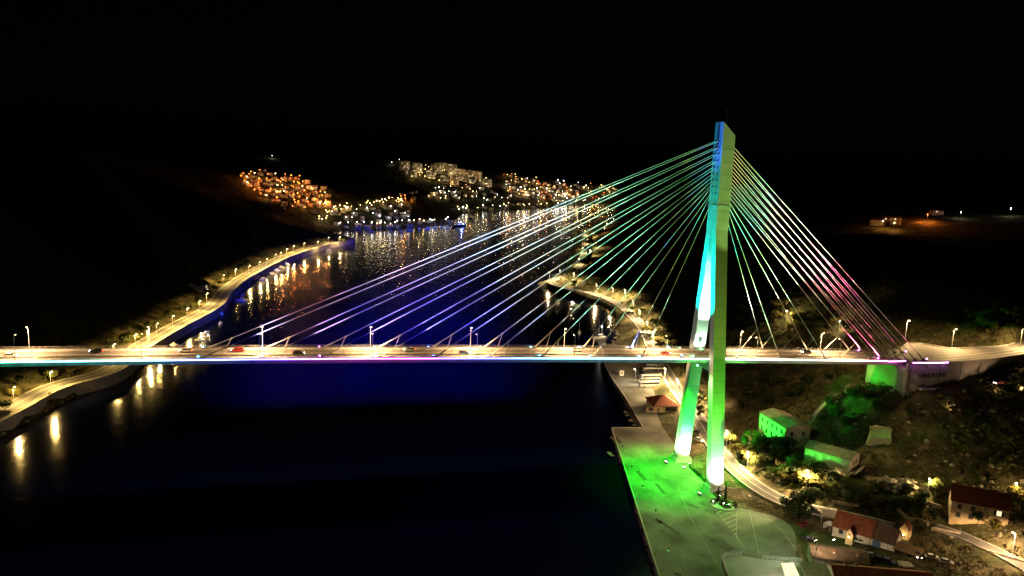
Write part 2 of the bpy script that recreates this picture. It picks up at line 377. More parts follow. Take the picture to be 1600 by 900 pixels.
for nm, (P, wd, z) in ROADS.items():
    L = smooth_line(P, 6); RL[nm] = L
    b = MB(); strip(b, offset(L, wd/2), offset(L, -wd/2), z, 'asphalt')
    ro = tag(b.obj(nm), kind='structure')
    b = MB()
    for s in (1, -1):
        wall_strip(b, offset(L, s*wd/2), s*.3, z-.6, z+.13, 'kerb')
    b.obj('kerb', ro)
    b = MB()
    if nm != 'lane':
        strip(b, offset(L, .08), offset(L, -.08), z+.006, 'paint')
        for s in (1, -1): strip(b, offset(L, s*(wd/2-.4)+.07), offset(L, s*(wd/2-.4)-.07), z+.006, 'paint')
        b.obj('road_marking', ro)
b = MB(); n = len(AR_NEAR)
L = smooth_line(AR_FAR, 5); Q = smooth_line(AR_NEAR, 5)
b.add([(*p, 50.6) for p in AR_NEAR+AR_FAR[::-1]], [tuple(range(len(AR_NEAR)+len(AR_FAR)))], 'deck_asphalt')
aro = tag(b.obj('approach_road'), kind='structure')
b = MB()
for off in (3.6, 3.9, 7.4): strip(b, offset(Q, off+.08), offset(Q, off-.08), 50.607, 'paint')
b.obj('road_marking', aro)
b = MB(); wall_strip(b, L, .4, 49.6, 51.0, 'concrete'); b.obj('kerb', aro)
# ------------------------------------------------------------------ the quay
b = MB(); b.prism([(-16.2, 58), (-.8, 56.4), (30, 50), (24, 28), (12, -7), (12, -32), (20, -44), (36, -56), (44, -66), (40, -84), (60, -110), (62, -150), (-72, -150), (-58, -110)], -3, 2.5, 'quay')
q = tag(b.obj('quay'), kind='structure')
b = MB(); b.prism([(-.8, 56.4), (8.5, 105), (14, 140), (24, 186), (40, 220), (52, 214), (58, 196), (37, 117), (25, 62), (29.9, 50)], -3, 2.494, 'quay'); b.obj('quay_apron', q)
b = MB()
for A in ([(-58, -110), (-16.2, 58)], [(-16.2, 58), (-.8, 56.4)], [(-.8, 56.4), (8.5, 105), (14, 140), (24, 186)]):
    wall_strip(b, smooth_line(A, 8), -.5, 2.3, 2.72, 'quayedge')
b.obj('coping', q)
b = MB()
def line_on(pxs, z, wd, m, zo):
    P = smooth_line(V2(pxs, z), 5); strip(b, offset(P, wd/2), offset(P, -wd/2), z+zo, m)
line_on([(1003, 668), (1022, 706), (1052, 755), (1076, 797), (1100, 850), (1118, 890), (1130, 915)], 2.5, .35, 'joint', .006)
line_on([(1005, 705), (1030, 735)], 2.5, .25, 'joint', .006)
line_on([(968, 668), (1000, 737), (1050, 850), (1072, 900)], 2.5, .3, 'joint', .006)
for k in range(17):   # cross joints of the cast bays
    a0 = Vector((-16.2, 58)).lerp(Vector((-58, -110)), (k+.5)/17); a1 = a0+Vector((.97, -.24))*rnd.choice([28, 30, 33]); strip(b, [tuple(a0+Vector((.4, .1))), tuple(a1+Vector((.03, .12)))], [tuple(a0+Vector((.4, 0))), tuple(a1)], 2.505, 'joint')
b.obj('paving_joint', q)
b = MB()
line_on([(1120, 800), (1143, 826), (1158, 847), (1170, 866)], 2.5, .16, 'paintold', .01)
line_on([(1153, 790), (1151, 815), (1152, 840), (1165, 866)], 2.5, .16, 'paintold', .01)
line_on([(1169, 790), (1176, 820), (1186, 866)], 2.5, .16, 'paintold', .01)
line_on([(1190, 800), (1222, 830), (1250, 868)], 2.5, .16, 'paintold', .01)
line_on([(1058, 760), (1090, 830), (1120, 880)], 2.5, .12, 'paintold', .01)
for k in range(8):
    t = k/7.6; line_on([(1121+(1152-1121)*t*1.0, 801+45*t), (1152-1*t, 789+55*t)], 2.5, .3, 'paintold', .012)
b.obj('hatched_marking', q)

Lw = [p for p in offset(RL['shore_road'], -ROADS['shore_road'][1]/2-.32)]
sw = thing('sea_wall', 'pale concrete sea wall and footpath along the water side of the left shore road', 'wall', (Lw[0][0], Lw[0][1], 0)); Ls = [(x-Lw[0][0], y-Lw[0][1]) for x, y in Lw]
b = MB(); wall_strip(b, offset(Ls, -.0), -2.6, -1.5, 5.9, 'concrete'); b.obj('wall_body', sw)
b = MB(); wall_strip(b, offset(Ls, -2.2), -.55, 5.9, 6.35, 'kerb'); b.obj('coping', sw)
b = MB()
for k in range(2, len(Ls)-2, 3):
    x, y = offset(Ls, -2.48)[k]; b.tube((x, y, 6.3), (x, y, 7.1), .12, 'dark', 6)
tag(b.obj('mooring_post', sw), kind='stuff')
b = MB()
for k in range(12):   # repair patches and tyre marks
    a0 = Vector((rnd.uniform(-44, -8), rnd.uniform(-90, 45)));  
    if a0.x < -14-(58-a0.y)*.25: a0.x += 14
    aa_ = rnd.uniform(-.4, .4)-1.3; u_ = Vector((math.cos(aa_), math.sin(aa_)))*rnd.uniform(2, 7); v_ = Vector((-math.sin(aa_), math.cos(aa_)))*rnd.uniform(.7, 2.2)
    b.add([(*(a0-u_-v_), 2.503), (*(a0+u_-v_*.9), 2.503), (*(a0+u_+v_), 2.503), (*(a0-u_*.9+v_), 2.503)], [(0, 1, 2, 3)], rnd.choice(['asphalt', 'quay_dark']))
tag(b.obj('repair_patch', q), kind='stuff')
# ------------------------------------------------------------------ the bridge
zd = lambda x: 53.78-3.03*x/100-.4477*(x/100)**2
br = thing('cable_stayed_bridge', 'long cable stayed bridge with a tall slanted A shaped pylon lit green', 'bridge')
XS = list(np.arange(-330, 86.1, 4.))+[88.]
def deck_strip(mb, sec, m, xs=XS):
    n = len(sec); vs = []; fs = []
    for x in xs:
        for y, h in sec: vs.append((x, y, zd(x)+h))
    for i in range(len(xs)-1):
        for k in range(n): fs.append((i*n+k, i*n+(k+1) % n, (i+1)*n+(k+1) % n, (i+1)*n+k))
    fs += [tuple(range(n-1, -1, -1)), tuple((len(xs)-1)*n+k for k in range(n))]
    mb.add(vs, [f[::-1] for f in fs], m)
b = MB(); deck_strip(b, [(-7.0, -.05), (-7.0, -.45), (-6.2, -.6), (-5.6, -2.3), (5.6, -2.3), (6.2, -.6), (7.0, -.45), (7.0, -.05)][::1], 'concrete'); b.obj('girder', br)
b = MB(); deck_strip(b, [(-5.0, -.04), (5.0, -.04), (5.0, .0), (-5.0, .0)], 'deck_asphalt'); b.obj('roadway', br)
for s in (1, -1):
    b = MB(); deck_strip(b, sorted([(s*5.01, .14), (s*7.0, .14), (s*7.0, -.06), (s*5.01, -.06)], key=lambda p: math.atan2(p[1]-.04, p[0]-s*6)), 'kerb'); b.obj('footway', br)
b = MB()
for y in (-4.7, 4.7, -.12, .12): deck_strip(b, [(y-.07, .006), (y+.07, .006), (y+.07, .01), (y-.07, .01)], 'paint')
b.obj('lane_marking', br)
for s in (1, -1):   # railings and crash barriers
    b = MB()
    for h in (.45, .8, 1.22): deck_strip(b, [(s*6.9-.04, h-.03), (s*6.9+.04, h-.03), (s*6.9+.04, h+.03), (s*6.9-.04, h+.03)], 'steel')
    o = b.obj('railing', br)
    b = MB()
    for x in np.arange(-330, 88, 2.): b.box((x, s*6.9, zd(x)+.66), (.07, .07, 1.1), 'steel')
    tag(b.obj('railing_post', o), kind='stuff')
    b = MB(); deck_strip(b, [(s*5.25-.05, .55), (s*5.25+.05, .55), (s*5.25+.05, .9), (s*5.25-.05, .9)], 'steel')
    o = b.obj('crash_barrier', br)
    b = MB()
    for x in np.arange(-330, 88, 4.): b.box((x, s*5.33, zd(x)+.45), (.12, .06, .85), 'steel')
    tag(b.obj('barrier_post', o), kind='stuff')
xs = np.arange(-330, 100, 19.5)
for i, x0 in enumerate(xs):
    x1 = min(x0+19.3, 103); zf = lambda x: zd(min(x, 88))
    for s in (-1, 1):
        b = MB(); xx = list(np.linspace(x0, x1, 5)); y = s*7.1
        vs = []; fs = []
        for x in xx: vs += [(x, y-.08, zf(x)-.5), (x, y+.08, zf(x)-.5), (x, y+.08, zf(x)-.2), (x, y-.08, zf(x)-.2)]
        for k in range(4):
            for j in range(4): fs.append((k*4+j, k*4+(j+1) % 4, k*4+4+(j+1) % 4, k*4+4+j))
        b.add(vs, fs, 'led'); 
        if x1 < 88: b.obj('led_tube', br)
b = MB()
for (xa, ya), (xb, yb) in (((79.6, -7.1), (88, -7.1)), ((88.2, -10.9), (101, -11.95)), ((101.2, -11.97), (105, -11.7))):
    z_ = 50.8 if xa > 85 else zd(84)-.35; b.hexa([(xa, ya-.1, z_-.15), (xb, yb-.1, z_-.15), (xb, yb+.06, z_-.15), (xa, ya+.06, z_-.15)], [(xa, ya-.1, z_+.15), (xb, yb-.1, z_+.15), (xb, yb+.06, z_+.15), (xa, ya+.06, z_+.15)], 'led')
b.obj('led_tube', br)
# pylon
py = link('pylon', None, br)
def lerp_y(z): return 15.4+(2.15-15.4)*(z-4)/(104-4)
for s in (-1, 1):
    b = MB(); prev = None; zs = [4.2, 20, 36, 50, 64, 78, 92, 104]
    for i in range(len(zs)-1):
        A = []
        for z in (zs[i], zs[i+1]):
            t = (z-4)/100; hx = 2.75-.3*t; hy = 1.75+.05*t; c = lerp_y(z)*s
            A.append([(-hx, c-hy, z), (hx, c-hy, z), (hx, c+hy, z), (-hx, c+hy, z)])
        b.hexa(A[0], A[1], 'pylon')
    lg = b.obj('leg', py)
    b = MB()
    for i in range(1, 24):
        z = 4+100*i/24; t = (z-4)/100; hx = 2.75-.3*t; hy = 1.75+.05*t; c = lerp_y(z)*s
        b.box((0, c, z), (2*hx+.03, 2*hy+.03, .07), 'joint')
    tag(b.obj('casting_joint', lg), kind='stuff')
    b = MB(); b.hexa([(-4.2, s*15.4-3.6, 2), (4.2, s*15.4-3.6, 2), (4.2, s*15.4+3.6, 2), (-4.2, s*15.4+3.6, 2)], [(-3.3, s*15.4-2.5, 4.5), (3.3, s*15.4-2.5, 4.5), (3.3, s*15.4+2.5, 4.5), (-3.3, s*15.4+2.5, 4.5)], 'concrete')
    b.obj('plinth', py)
b = MB(); hw = 2.6
b.add([(-hw, -3.96, 103.6), (hw, -3.96, 103.6), (hw, 3.96, 103.6), (-hw, 3.96, 103.6), (-hw, -3.3, 145.2), (hw, -3.3, 140.2), (hw, 3.3, 140.2), (-hw, 3.3, 145.2)],
      [(3, 2, 1, 0), (4, 5, 6, 7), (0, 1, 5, 4), (1, 2, 6, 5), (2, 3, 7, 6), (3, 0, 4, 7)], 'pylon')
st = b.obj('head', py)
b = MB()
for z in (108, 111.5, 115, 120, 125, 130, 135):
    t = (z-103.6)/41.6; b.box((0, 0, z), (2*hw+.03, 2*(3.96-.66*t)+.03, .07), 'joint')
tag(b.obj('casting_joint', st), kind='stuff')
b = MB(); b.box((0, 0, 113), (2*hw+.3, 8.0, 1.3), 'pylon'); b.obj('collar', st)
b = MB(); b.box((-2.64, 0, 139.5), (.1, .9, 10), 'dark'); b.obj('ladder_slot', st)
b = MB(); b.tube((0, 0, 142), (0, 0, 150), .09, 'steel'); b.box((0, -1.2, 143.6), (.5, .5, .8), 'dark'); b.obj('aerial', st)
b = MB(); b.box((0, 0, 49.6), (3.6, 2*lerp_y(49.6)-2.5, 2.6), 'pylon'); b.obj('crossbeam', py)
for s in (1, -1):   # access door in the inner face of each leg
    z = 58.2; c = lerp_y(z)*s
    b = MB(); b.box((0, c-s*1.75, z), (1.5, .35, 2.6), 'dark'); b.tube((0, c-s*1.58, z+1.3), (0, c-s*1.92, z+1.3), .75, 'dark', 14); b.obj('access_door', py)
# stays
AX = [-190.5+20*k for k in range(9)]
AXR = [29, 50, 71, 77, 81, 85, 89, 93, 97]
stays = []
for side, xsA in ((-1, AX), (1, AXR[::-1])):
    for k, x in enumerate(xsA):
        zt = 138.2-2.45*k - (0 if side < 0 else 1.5+.5*k)
        for s in (-1, 1):
            za = (zd(x) if x < 88 else 50.7)+.3; p = Vector((x, s*6.35, za)); t = Vector((side*2.5, s*1.35, zt)); d = (t-p).normalized()
            b = MB(); b.tube(p+d*1.5, t, .13, 'cable', 6); c = b.obj('stay_cable', br); stays.append((p, t, s, side, k))
            b = MB(); b.tube(p-d*.3, p+d*4, .3, 'white', 8, .24); b.box((p.x-.2*side*-1, p.y, za-.1), (1.6, .7, .5), 'concrete'); b.obj('anchor_socket', c)
            b = MB(); b.tube(t-d*.1, t-d*.9, .26, 'dark', 8); b.obj('guide_pipe', c)
            if x < 75:
                q1 = p+d*(9 if side < 0 else 10); foot = Vector((q1.x-side*(-1)*(1.6 if side < 0 else -7.5), q1.y, za-.1))
                b = MB(); b.tube(q1, foot, .09, 'white', 5); b.tube(q1-d*.4, q1+d*.4, .27, 'white', 8); b.obj('damper_strut', c)
# pier of the left approach span, abutment
b = MB(); b.box((-306, 0, 27), (4, 8, 61), 'concrete'); b.obj('pier', br)
ab = thing('bridge_abutment', 'concrete abutment and long retaining wall with raised letters under the approach road', 'abutment')
b = MB(); b.hexa([(86.2, -9.6, 30), (96, -9.6, 30), (96, 14, 30), (86.2, 14, 30)], [(86.2, -9.6, 48.2), (96, -9.6, 48.2), (96, 14, 48.2), (86.2, 14, 48.2)], 'concrete'); b.obj('chamber', ab)
b = MB(); b.box((87.2, -9.75, 44), (1.2, .8, 13), 'concrete'); b.box((85.6, 2, 48.0), (2.4, 15, .5), 'concrete'); b.box((86.12, -5, 42), (.3, .5, 12), 'concrete'); b.obj('pilaster', ab)
b = MB(); wall_strip(b, [(96.02, -10.3)]+AR_NEAR[2:], -.9, 36, 50.45, 'concrete'); b.hexa([(88.4, -10.3, 36), (96, -10.3, 36), (96, -9.7, 36), (88.4, -9.7, 36)], [(88.4, -10.3, 50.45), (96, -10.3, 50.45), (96, -9.7, 50.45), (88.4, -9.7, 50.45)], 'concrete'); b.obj('retaining_wall', ab)
b = MB(); wall_strip(b, [(88.4, -9.6), (101, -10.7)]+AR_NEAR[2:], -1.15, 50.46, 51.05, 'kerb'); b.obj('coping', ab)
b = MB()
for x in (101.5, 113, 124, 136): 
    yy = np.interp(x, [p[0] for p in AR_NEAR], [p[1] for p in AR_NEAR]); b.box((x, yy-.95, 45), (.18, .12, 10), 'joint')
b.obj('expansion_joint', ab)
b = MB(); b.box((97, -11.6, 39.7), (9, 2.4, .8), 'concrete'); b.obj('footing', ab)
cu = bpy.data.curves.new('lettering', 'FONT'); cu.body = 'JERPS KORK'; cu.size = 2.5; cu.extrude = .14; cu.space_character = 1.05
to = bpy.data.objects.new('lettering', cu); COL.objects.link(to); bpy.context.view_layer.update()
me = bpy.data.meshes.new_from_object(to.evaluated_get(bpy.context.evaluated_depsgraph_get())); bpy.data.objects.remove(to)
me.materials.clear(); me.materials.append(M['dark'])
lo = link('lettering', me, ab, (91.3, -11.35, 44.4)); lo.rotation_euler = (R_(90), 0, R_(.5))

# ------------------------------------------------------------------ lamps
def lamp_bulb(b, c, r, m):
    b.lathe([(r*.35, -r*.75), (r, -r*.2), (r*.8, r*.5), (r*.2, r*.8)], m, 6, c)
DECK_X = [-247, -209.3, -171.6, -133.3, -95.6, -58.2, -20.6, 18.3, 56.3]
def deck_lamp(x, y, s, label, watts, h=8.2):
    t = thing('street_lamp', label, 'street lamp', (x, y, zd(x)+.14 if x < 88 else 50.6), 0, 'lamp posts along the bridge deck')
    b = MB(); b.lathe([(.22, 0), (.2, .35), (.12, .4)], 'steel', 8); b.obj('base', t)
    b = MB(); b.tube((0, 0, .3), (0, 0, h), .11, 'steel', 8, .07); b.tube((0, 0, h-.05), (0, s*1.3, h+.1), .06, 'steel', 6); b.obj('pole', t)
    b = MB(); b.hexa([(-.25, s*.7-.1, h+.02), (.25, s*.7-.1, h+.02), (.25, s*1.7, h+.06), (-.25, s*1.7, h+.06)], [(-.2, s*.7-.1, h+.2), (.2, s*.7-.1, h+.2), (.15, s*1.7, h+.2), (-.15, s*1.7, h+.2)], 'steel'); b.obj('housing', t)
    b = MB(); b.lathe([(.1, -.16), (.3, -.08), (.32, .0)], 'bulb_w', 8, (0, s*1.25, h+.02)); b.obj('lamp_lens', t)
    spot('lamp_light', t, (0, s*1.3, h-.3), (0, s*2.2, 0), (1, .58, .25), watts, 158, .5, .25)
    return t
for i, x in enumerate(DECK_X):
    deck_lamp(x, 6.6, -1, f'tall bright lamp post on the far railing of the bridge, {ORD[i]} from the left', 42000)
    deck_lamp(x, -6.6, 1, f'slim lamp post on the near railing of the bridge, {ORD[i]} from the left', 25000)
def road_lamp(x, y, z, label, group, col=(1, .68, .3), watts=6000, h=8., bulb='bulb_w', ang=172, arm=(0, 0), br_=.34, glow=False):
    t = thing('street_lamp', label, 'street lamp', (x, y, z), 0, group)
    b = MB(); b.tube((0, 0, -.3), (0, 0, h), .12, 'steel', 6, .08)
    if arm != (0, 0): b.tube((0, 0, h), (arm[0], arm[1], h+.15), .06, 'steel', 5)
    b.obj('pole', t)
    b = MB(); b.box((arm[0], arm[1], h+.2), (.7, .5, .14), 'steel'); b.obj('housing', t)
    b = MB(); lamp_bulb(b, (arm[0], arm[1], h-.06), br_, bulb); b.obj('lamp_lens', t)
    if glow: point('lamp_light', t, (arm[0], arm[1]-.6, h-.3), col, watts*.8, .3)
    else: spot('lamp_light', t, (arm[0], arm[1], h-.45), (arm[0], arm[1], 0), col, watts, ang, .25, .3)
    return t
def at_road(pxs, h):   # lamp tops in the photograph, standing on roads at known heights
    return pxs
LRL = [(20, 604), (78, 580), (177, 537), (210.6, 521.5), (229.6, 516.8), (244, 505), (269, 493), (292, 481), (311, 470), (322.5, 458), (348.6, 429), (367.6, 420.6), (388.5, 414.6), (405, 408.7), (416, 404),
       (429.4, 397.5), (437.7, 394.4), (447.7, 388.5), (458, 383.7), (474.5, 380), (496, 377), (513, 371), (530, 369.5)]
for i, (px, p_y) in enumerate(LRL):
    p = at(px, p_y, 14); 
    road_lamp(p[0], p[1], 6, f'lamp post beside the left shore road, {ORD[i]} counted from the near end', 'lamp posts along the left shore road', (1, .62, .17), 38000, arm=(1.0, -.5))
RRL = [(859, 425), (876, 422.6), (897, 430), (933, 444), (958, 450), (977, 453), (990, 470), (1000, 484), (1012, 502), (1022, 519), (1040, 575), (1060, 592), (1074, 606), (1090, 612), (1137, 672), (1170, 705), (1262, 742)]
for i, (px, p_y) in enumerate(RRL):
    p = at(px, p_y, 13)
    road_lamp(p[0], p[1], max(5, tz(p[0], p[1])), f'lamp post beside the right coast road, {ORD[i]} counted from the headland', 'lamp posts along the right coast road', (1, .68, .3), 62000, arm=(-.8, -.3))
for i, (px, p_y) in enumerate([(904, 356), (914, 362), (926, 366), (918, 376), (930, 382), (910, 390), (922, 394), (904, 408), (938, 345), (948, 350), (958, 344), (944, 358)]):
    h_ = hits([(px, p_y+6)], dmin=500)[0]
    if h_ and h_[2] > .8: road_lamp(h_[0], h_[1], h_[2], f'lamp among the golden trees on the far spit, {ORD[i]} listed from its tip' if False else ['lamp at the far end of the golden spit', 'lamp just right of the far end of the golden spit', 'lamp at the upper right of the golden spit', 'lamp in the middle of the golden spit', 'lamp at the right edge of the golden spit', 'lamp at the left bulge of the golden spit', 'lamp low on the right of the golden spit', 'lamp nearest the headland on the golden spit',
        'lamp beyond the golden spit, leftmost of four', 'lamp beyond the golden spit, second of four', 'lamp beyond the golden spit, rightmost of four', 'lamp beyond the golden spit, lowest of four'][i], 'lamps on the far spit', (1, .74, .28) if i < 8 else (1, .5, .15), 60000 if i < 8 else 16000, h=7., br_=.5)
p = at(992, 600, 2.5); road_lamp(p[0], p[1], 2.5, 'added lamp post on the far quay beside the parked coaches', None, (1, .9, .7), 3500, h=9., arm=(-.8, 0))  # lamp post added to brighten the far quay and the coaches
for i, (x, y) in enumerate([(66.5, -90), (67, -112)]):  # lane lamps added to light the lower right slope and houses
    road_lamp(x, y, tz(x, y), ['added lamp post beside the lane at the lower right edge', 'added lamp post farther down the lane at the lower right'][i], None, (1, .62, .3), 42000, h=8.5, arm=(-1, 0))
for i, (px, p_y, zz) in enumerate([(1418, 500, 60), (1491, 513, 60), (1598, 513, 60)]):
    p = at(px, p_y, zz)
    road_lamp(p[0], p[1], 50.6, ['tall lamp post on the approach road just behind the abutment', 'tall lamp post on the approach road halfway to the right edge', 'tall lamp post on the approach road at the right edge'][i],
              'lamp posts on the approach road', (1, .64, .26), 42000, h=9.4, arm=(0, -1.2))
for i, (px, p_y, z, lab, wt, c) in enumerate([(1448, 756, 20, 'lamp post under the lit rock face left of the ochre house', 14000, (1, .7, .3)), (1583, 762, 22, 'lamp post in the trees right of the ochre house', 14000, (1, .66, .25)),
       (1310, 500, 50, 'lamp post on the hillside behind the bridge, left of the pink stays', 9000, (1, .7, .35)), (1228, 478, 47, 'lamp post under the glowing tree behind the bridge', 14000, (1, .75, .3))]):
    h_ = hits([(px, p_y+24)])[0]
    road_lamp(h_[0], h_[1], h_[2], lab, None, c, wt, h=6.2, glow=True)
    if i == 0: ROCKF = h_
# ------------------------------------------------------------------ coloured floodlights
def flood(name_label, loc, tgt, col, watts, ang, bulb, blend=.5, group=None, parent_r=.25, size=.7, lens=True, linear=False):
    t = thing('floodlight', name_label, 'floodlight', loc, 0, group)
    d = (Vector(tgt)-Vector(loc)).normalized(); sg = -1 if d.z < -.3 else 1; up = Vector((0, 0, .55*size*sg))
    b = MB(); b.box((0, 0, .08*sg), (size, size*.7, .16), 'dark'); b.tube((0, 0, .1*sg), up, .07, 'dark', 5); b.obj('bracket', t)
    a = d.orthogonal().normalized(); c = d.cross(a)
    h = size*.45; o = up
    f = lambda k, s: [o+d*k+(a*i+c*j)*s for i, j in ((-1, -1), (1, -1), (1, 1), (-1, 1))]
    b = MB(); b.hexa(f(-.3*size, h*.6), f(.15*size, h), 'dark'); hs = b.obj('housing', t)
    b = MB(); b.hexa(f(.15*size, h*.9), f(.2*size, h*.9), bulb); b.obj('lens', t)
    s = spot('flood_light', t, up+d*(.25*size+.1), up+d*10, col, watts, ang, blend, parent_r)
    if linear:
        l = s.data; l.use_nodes = True; n = l.node_tree; e = n.nodes['Emission']; lf = n.nodes.new('ShaderNodeLightFalloff')
        lf.inputs[0].default_value = 1; n.links.new(lf.outputs['Linear'], e.inputs['Strength'])
    return t
HUE = [(.45, .6, 1), (.5, .5, 1), (.75, .45, 1), (.6, .48, 1), (.42, .42, 1), (.3, .45, 1), (.35, .6, 1), (.3, .9, .8), (.3, 1, .5)]
HB = ['bulb_c', 'bulb_n', 'bulb_m', 'bulb_n', 'bulb_b', 'bulb_n', 'bulb_c', 'bulb_c', 'bulb_n']
HN = ['cyan', 'white', 'magenta', 'violet white', 'blue', 'blue white', 'pale cyan', 'cyan white', 'green white']
CABLE_W = 1500.
for k in range(9):
    x = AX[k]
    for s in (-1, 1):
        flood(f'{HN[k]} floodlight under the {ORD[k]} {"near" if s < 0 else "far"} side stay from the left', (x-1.2, s*6.35, zd(x)+.14), (x+(8 if k < 4 else 3 if k < 6 else -9), s*4, zd(x)+34), HUE[k], CABLE_W*(12. if k < 6 else 7. if k < 7 else 3.), 56, HB[k], .7,
              'floodlights at the feet of the stays', linear=True)
for s in (-1, 1):
    nf = 'near' if s < 0 else 'far'
    flood(f'green floodlight on the {nf} footway just left of the pylon aimed at the stays', (-9, s*6.2, zd(-9)+.14), (-70, s*4, 112), (.42, 1, .45), CABLE_W*7, 58, 'bulb_g', .8, linear=True)
    flood(f'pale green floodlight on the {nf} footway just right of the pylon aimed at the stays', (10, s*6.2, zd(10)+.14), (40, s*4, 100), (.62, 1, .5), CABLE_W*7, 64, 'bulb_g', .8, linear=True)
    flood(f'magenta floodlight at the {nf} foot of the bundled back stays', (75, s*6.35, zd(75)+.14), (52, s*4, 92), (1, .05, .18), 700000, 44, 'bulb_m', .8)
    flood(f'violet floodlight on the {nf} side beside the last back stay', (99, s*6.35, 50.62), (70, s*4, 86), (1, .06, .34), 600000, 40, 'bulb_m', .8)
BLUE_TINT_N, BLUE_TINT_F = 30000, 60000  # power of the added blue floods that tint the water
G = (.3, 1, .3)
# at the legs
flood('bright floodlight on the quay left of the near pylon leg', (-8.5, -19.5, 2.5), (-1.2, -15, 13), G, 60000, 56, 'bulb_n', .4, size=1.3)
flood('bright floodlight in front of the near pylon leg on its plinth', (1.2, -21.8, 2.6), (.3, -16.4, 8.6), (.5, 1, .6), 60000, 58, 'bulb_n', .35, size=1.1)
flood('small floodlight beside the cypress at the near pylon leg', (-1.6, -22.4, 2.6), (-.5, -13, 30), (.06, 1, .12), 60000, 50, 'bulb_n', .6, size=.9)
flood('added green floodlight on the rim of the round planter', (-2.5, -31, 2.9), (0, -12, 42), (.1, 1, .0), 270000, 38, 'bulb_g', .7, size=.9)  # added flood, greens the near leg below the deck
flood('bright floodlight on the quay left of the far pylon leg', (-8.2, 12.4, 2.5), (-1.2, 15, 13), G, 60000, 56, 'bulb_n', .4, size=1.3)
flood('bright floodlight in front of the far pylon leg', (1.2, 9.2, 2.6), (.3, 14, 9.5), (.45, 1, .6), 60000, 62, 'bulb_n', .4, size=1.1)
flood('added teal floodlight on the quay aimed at the far pylon leg', (-3, 6.2, 2.6), (0, 11, 38), (.0, 1, .16), 130000, 46, 'bulb_g', .6, size=.9)  # added flood, colours the far leg above its bright base
# at deck level: unseen floods added to colour the pylon faces
CYN = (.0, .9, .72)
flood('added cyan floodlight on the near footway left of the pylon', (-14, -6.2, zd(-14)+.14), (-2.6, -3.6, 86), CYN, 330000, 34, 'bulb_c', .5, size=1.)
flood('added cyan floodlight on the far footway left of the pylon', (-14, 6.2, zd(-14)+.14), (-2.6, 5, 86), CYN, 330000, 34, 'bulb_c', .5, size=1.)
flood('added blue floodlight on the far footway aimed at the pylon tip', (-30, 6.2, zd(-30)+.14), (-2.6, 0, 146), (.04, .13, 1), 8500000, 10, 'bulb_b', .7, size=1.)
flood('added white floodlight on the near footway aimed at the far leg', (1.2, -6.2, zd(0)+.14), (0, 7.5, 80), (.62, 1, .85), 260000, 34, 'bulb_n', .3, size=1.)
flood('added green floodlight on the far footway at the foot of the far leg', (0, 3.6, zd(0)+.05), (0, 8.5, 60), (.5, 1, .6), 14000, 100, 'bulb_g', .5)
for px, tx, lab, wt in [(1533, 124, 'low warm floodlight at the foot of the retaining wall', 5000), (1560, 134, 'second low warm floodlight at the foot of the retaining wall', 2500), (1470, 100, 'added low warm floodlight below the raised letters', 4500)]:  # the one below the letters is added to light the wall
    x = tx; y = -22; flood(lab, (x, y, tz(x, y)+.2), (x+1, -9, 47), (1, .6, .33), wt, 120, 'bulb_y', .8, size=.6)
# underneath and on the legs: unseen floods added to green quay, houses, abutment
flood('added green floodlight hanging under the deck aimed down at the quay', (-7.5, 1, 50.6), (-12, 1, 2.5), (.005, 1, .005), 480000, 84, 'bulb_g', .85)
flood('added broad green floodlight under the deck washing the whole quay', (-6, -4.5, 50.8), (-18, -44, 2.5), (.14, 1, .12), 105000, 100, 'bulb_g', .8)
flood('added green floodlight on the right face of the far pylon leg', (2.9, 13.8, 14.), (43, 13, 16.5), (.02, 1, .04), 330000, 34, 'bulb_g', .3, size=.9)
flood('added green floodlight on the right face of the near pylon leg', (2.9, -14.2, 13.), (43, -20, 13.6), (.06, 1, .05), 130000, 23, 'bulb_g', .6, size=.9)
flood('added green floodlight under the deck aimed at the abutment wall', (6, 2, 49.9), (86, 4, 42.5), (.08, 1, .0), 150000, 14, 'bulb_g', .3, size=.9)
flood('added wide green floodlight under the deck facing the slope', (5, -1, 50.2), (60, -6, 18), (.15, 1, .1), 26000, 90, 'bulb_g', .8, size=.9)
flood('added yellow green floodlight at the yard corner aimed at the pylon head', (18, -66, 5.), (0, -4, 128), (.5, 1, .2), 620000, 15, 'bulb_n', .2, size=.9)  # added fixture, unseen source for the yellow green on the head
flood('added dim amber floodlight on the quay aimed at the pylon shaft', (14, -62, 3.), (0, -6, 84), (1, .72, .16), 60000, 24, 'bulb_n', .4, size=.9)  # added fixture, unseen source for the olive tone of the shaft
for i in range(15):  # invented fixtures, added only to tint the water beyond the deck blue
    x = -198+i*9.6; c = [(.01, .05, 1), (.02, .02, 1), (.1, .0, 1), (.08, .0, 1), (.01, .02, 1), (.0, .05, 1), (.0, .1, 1)][i//2 if i < 14 else 6]
    flood(f'added blue floodlight on the far deck edge over the water, {ORD[i]} from the left', (x, 7.3, zd(x)-.6), (x+8+i*.6, 205, 0), c, BLUE_TINT_N*.36, 29, 'bulb_b', 1., 'added blue floodlights on the far deck edge', linear=True)
    if i % 2 == 0: flood(f'added long throw blue floodlight aimed up the inlet, {ORD[i//2]} from the left', (x+5, 7.3, zd(x)-.6), (x*.6+8, 340, 0), c, BLUE_TINT_F, 14, 'bulb_b', 1., 'added long throw blue floodlights', linear=True)

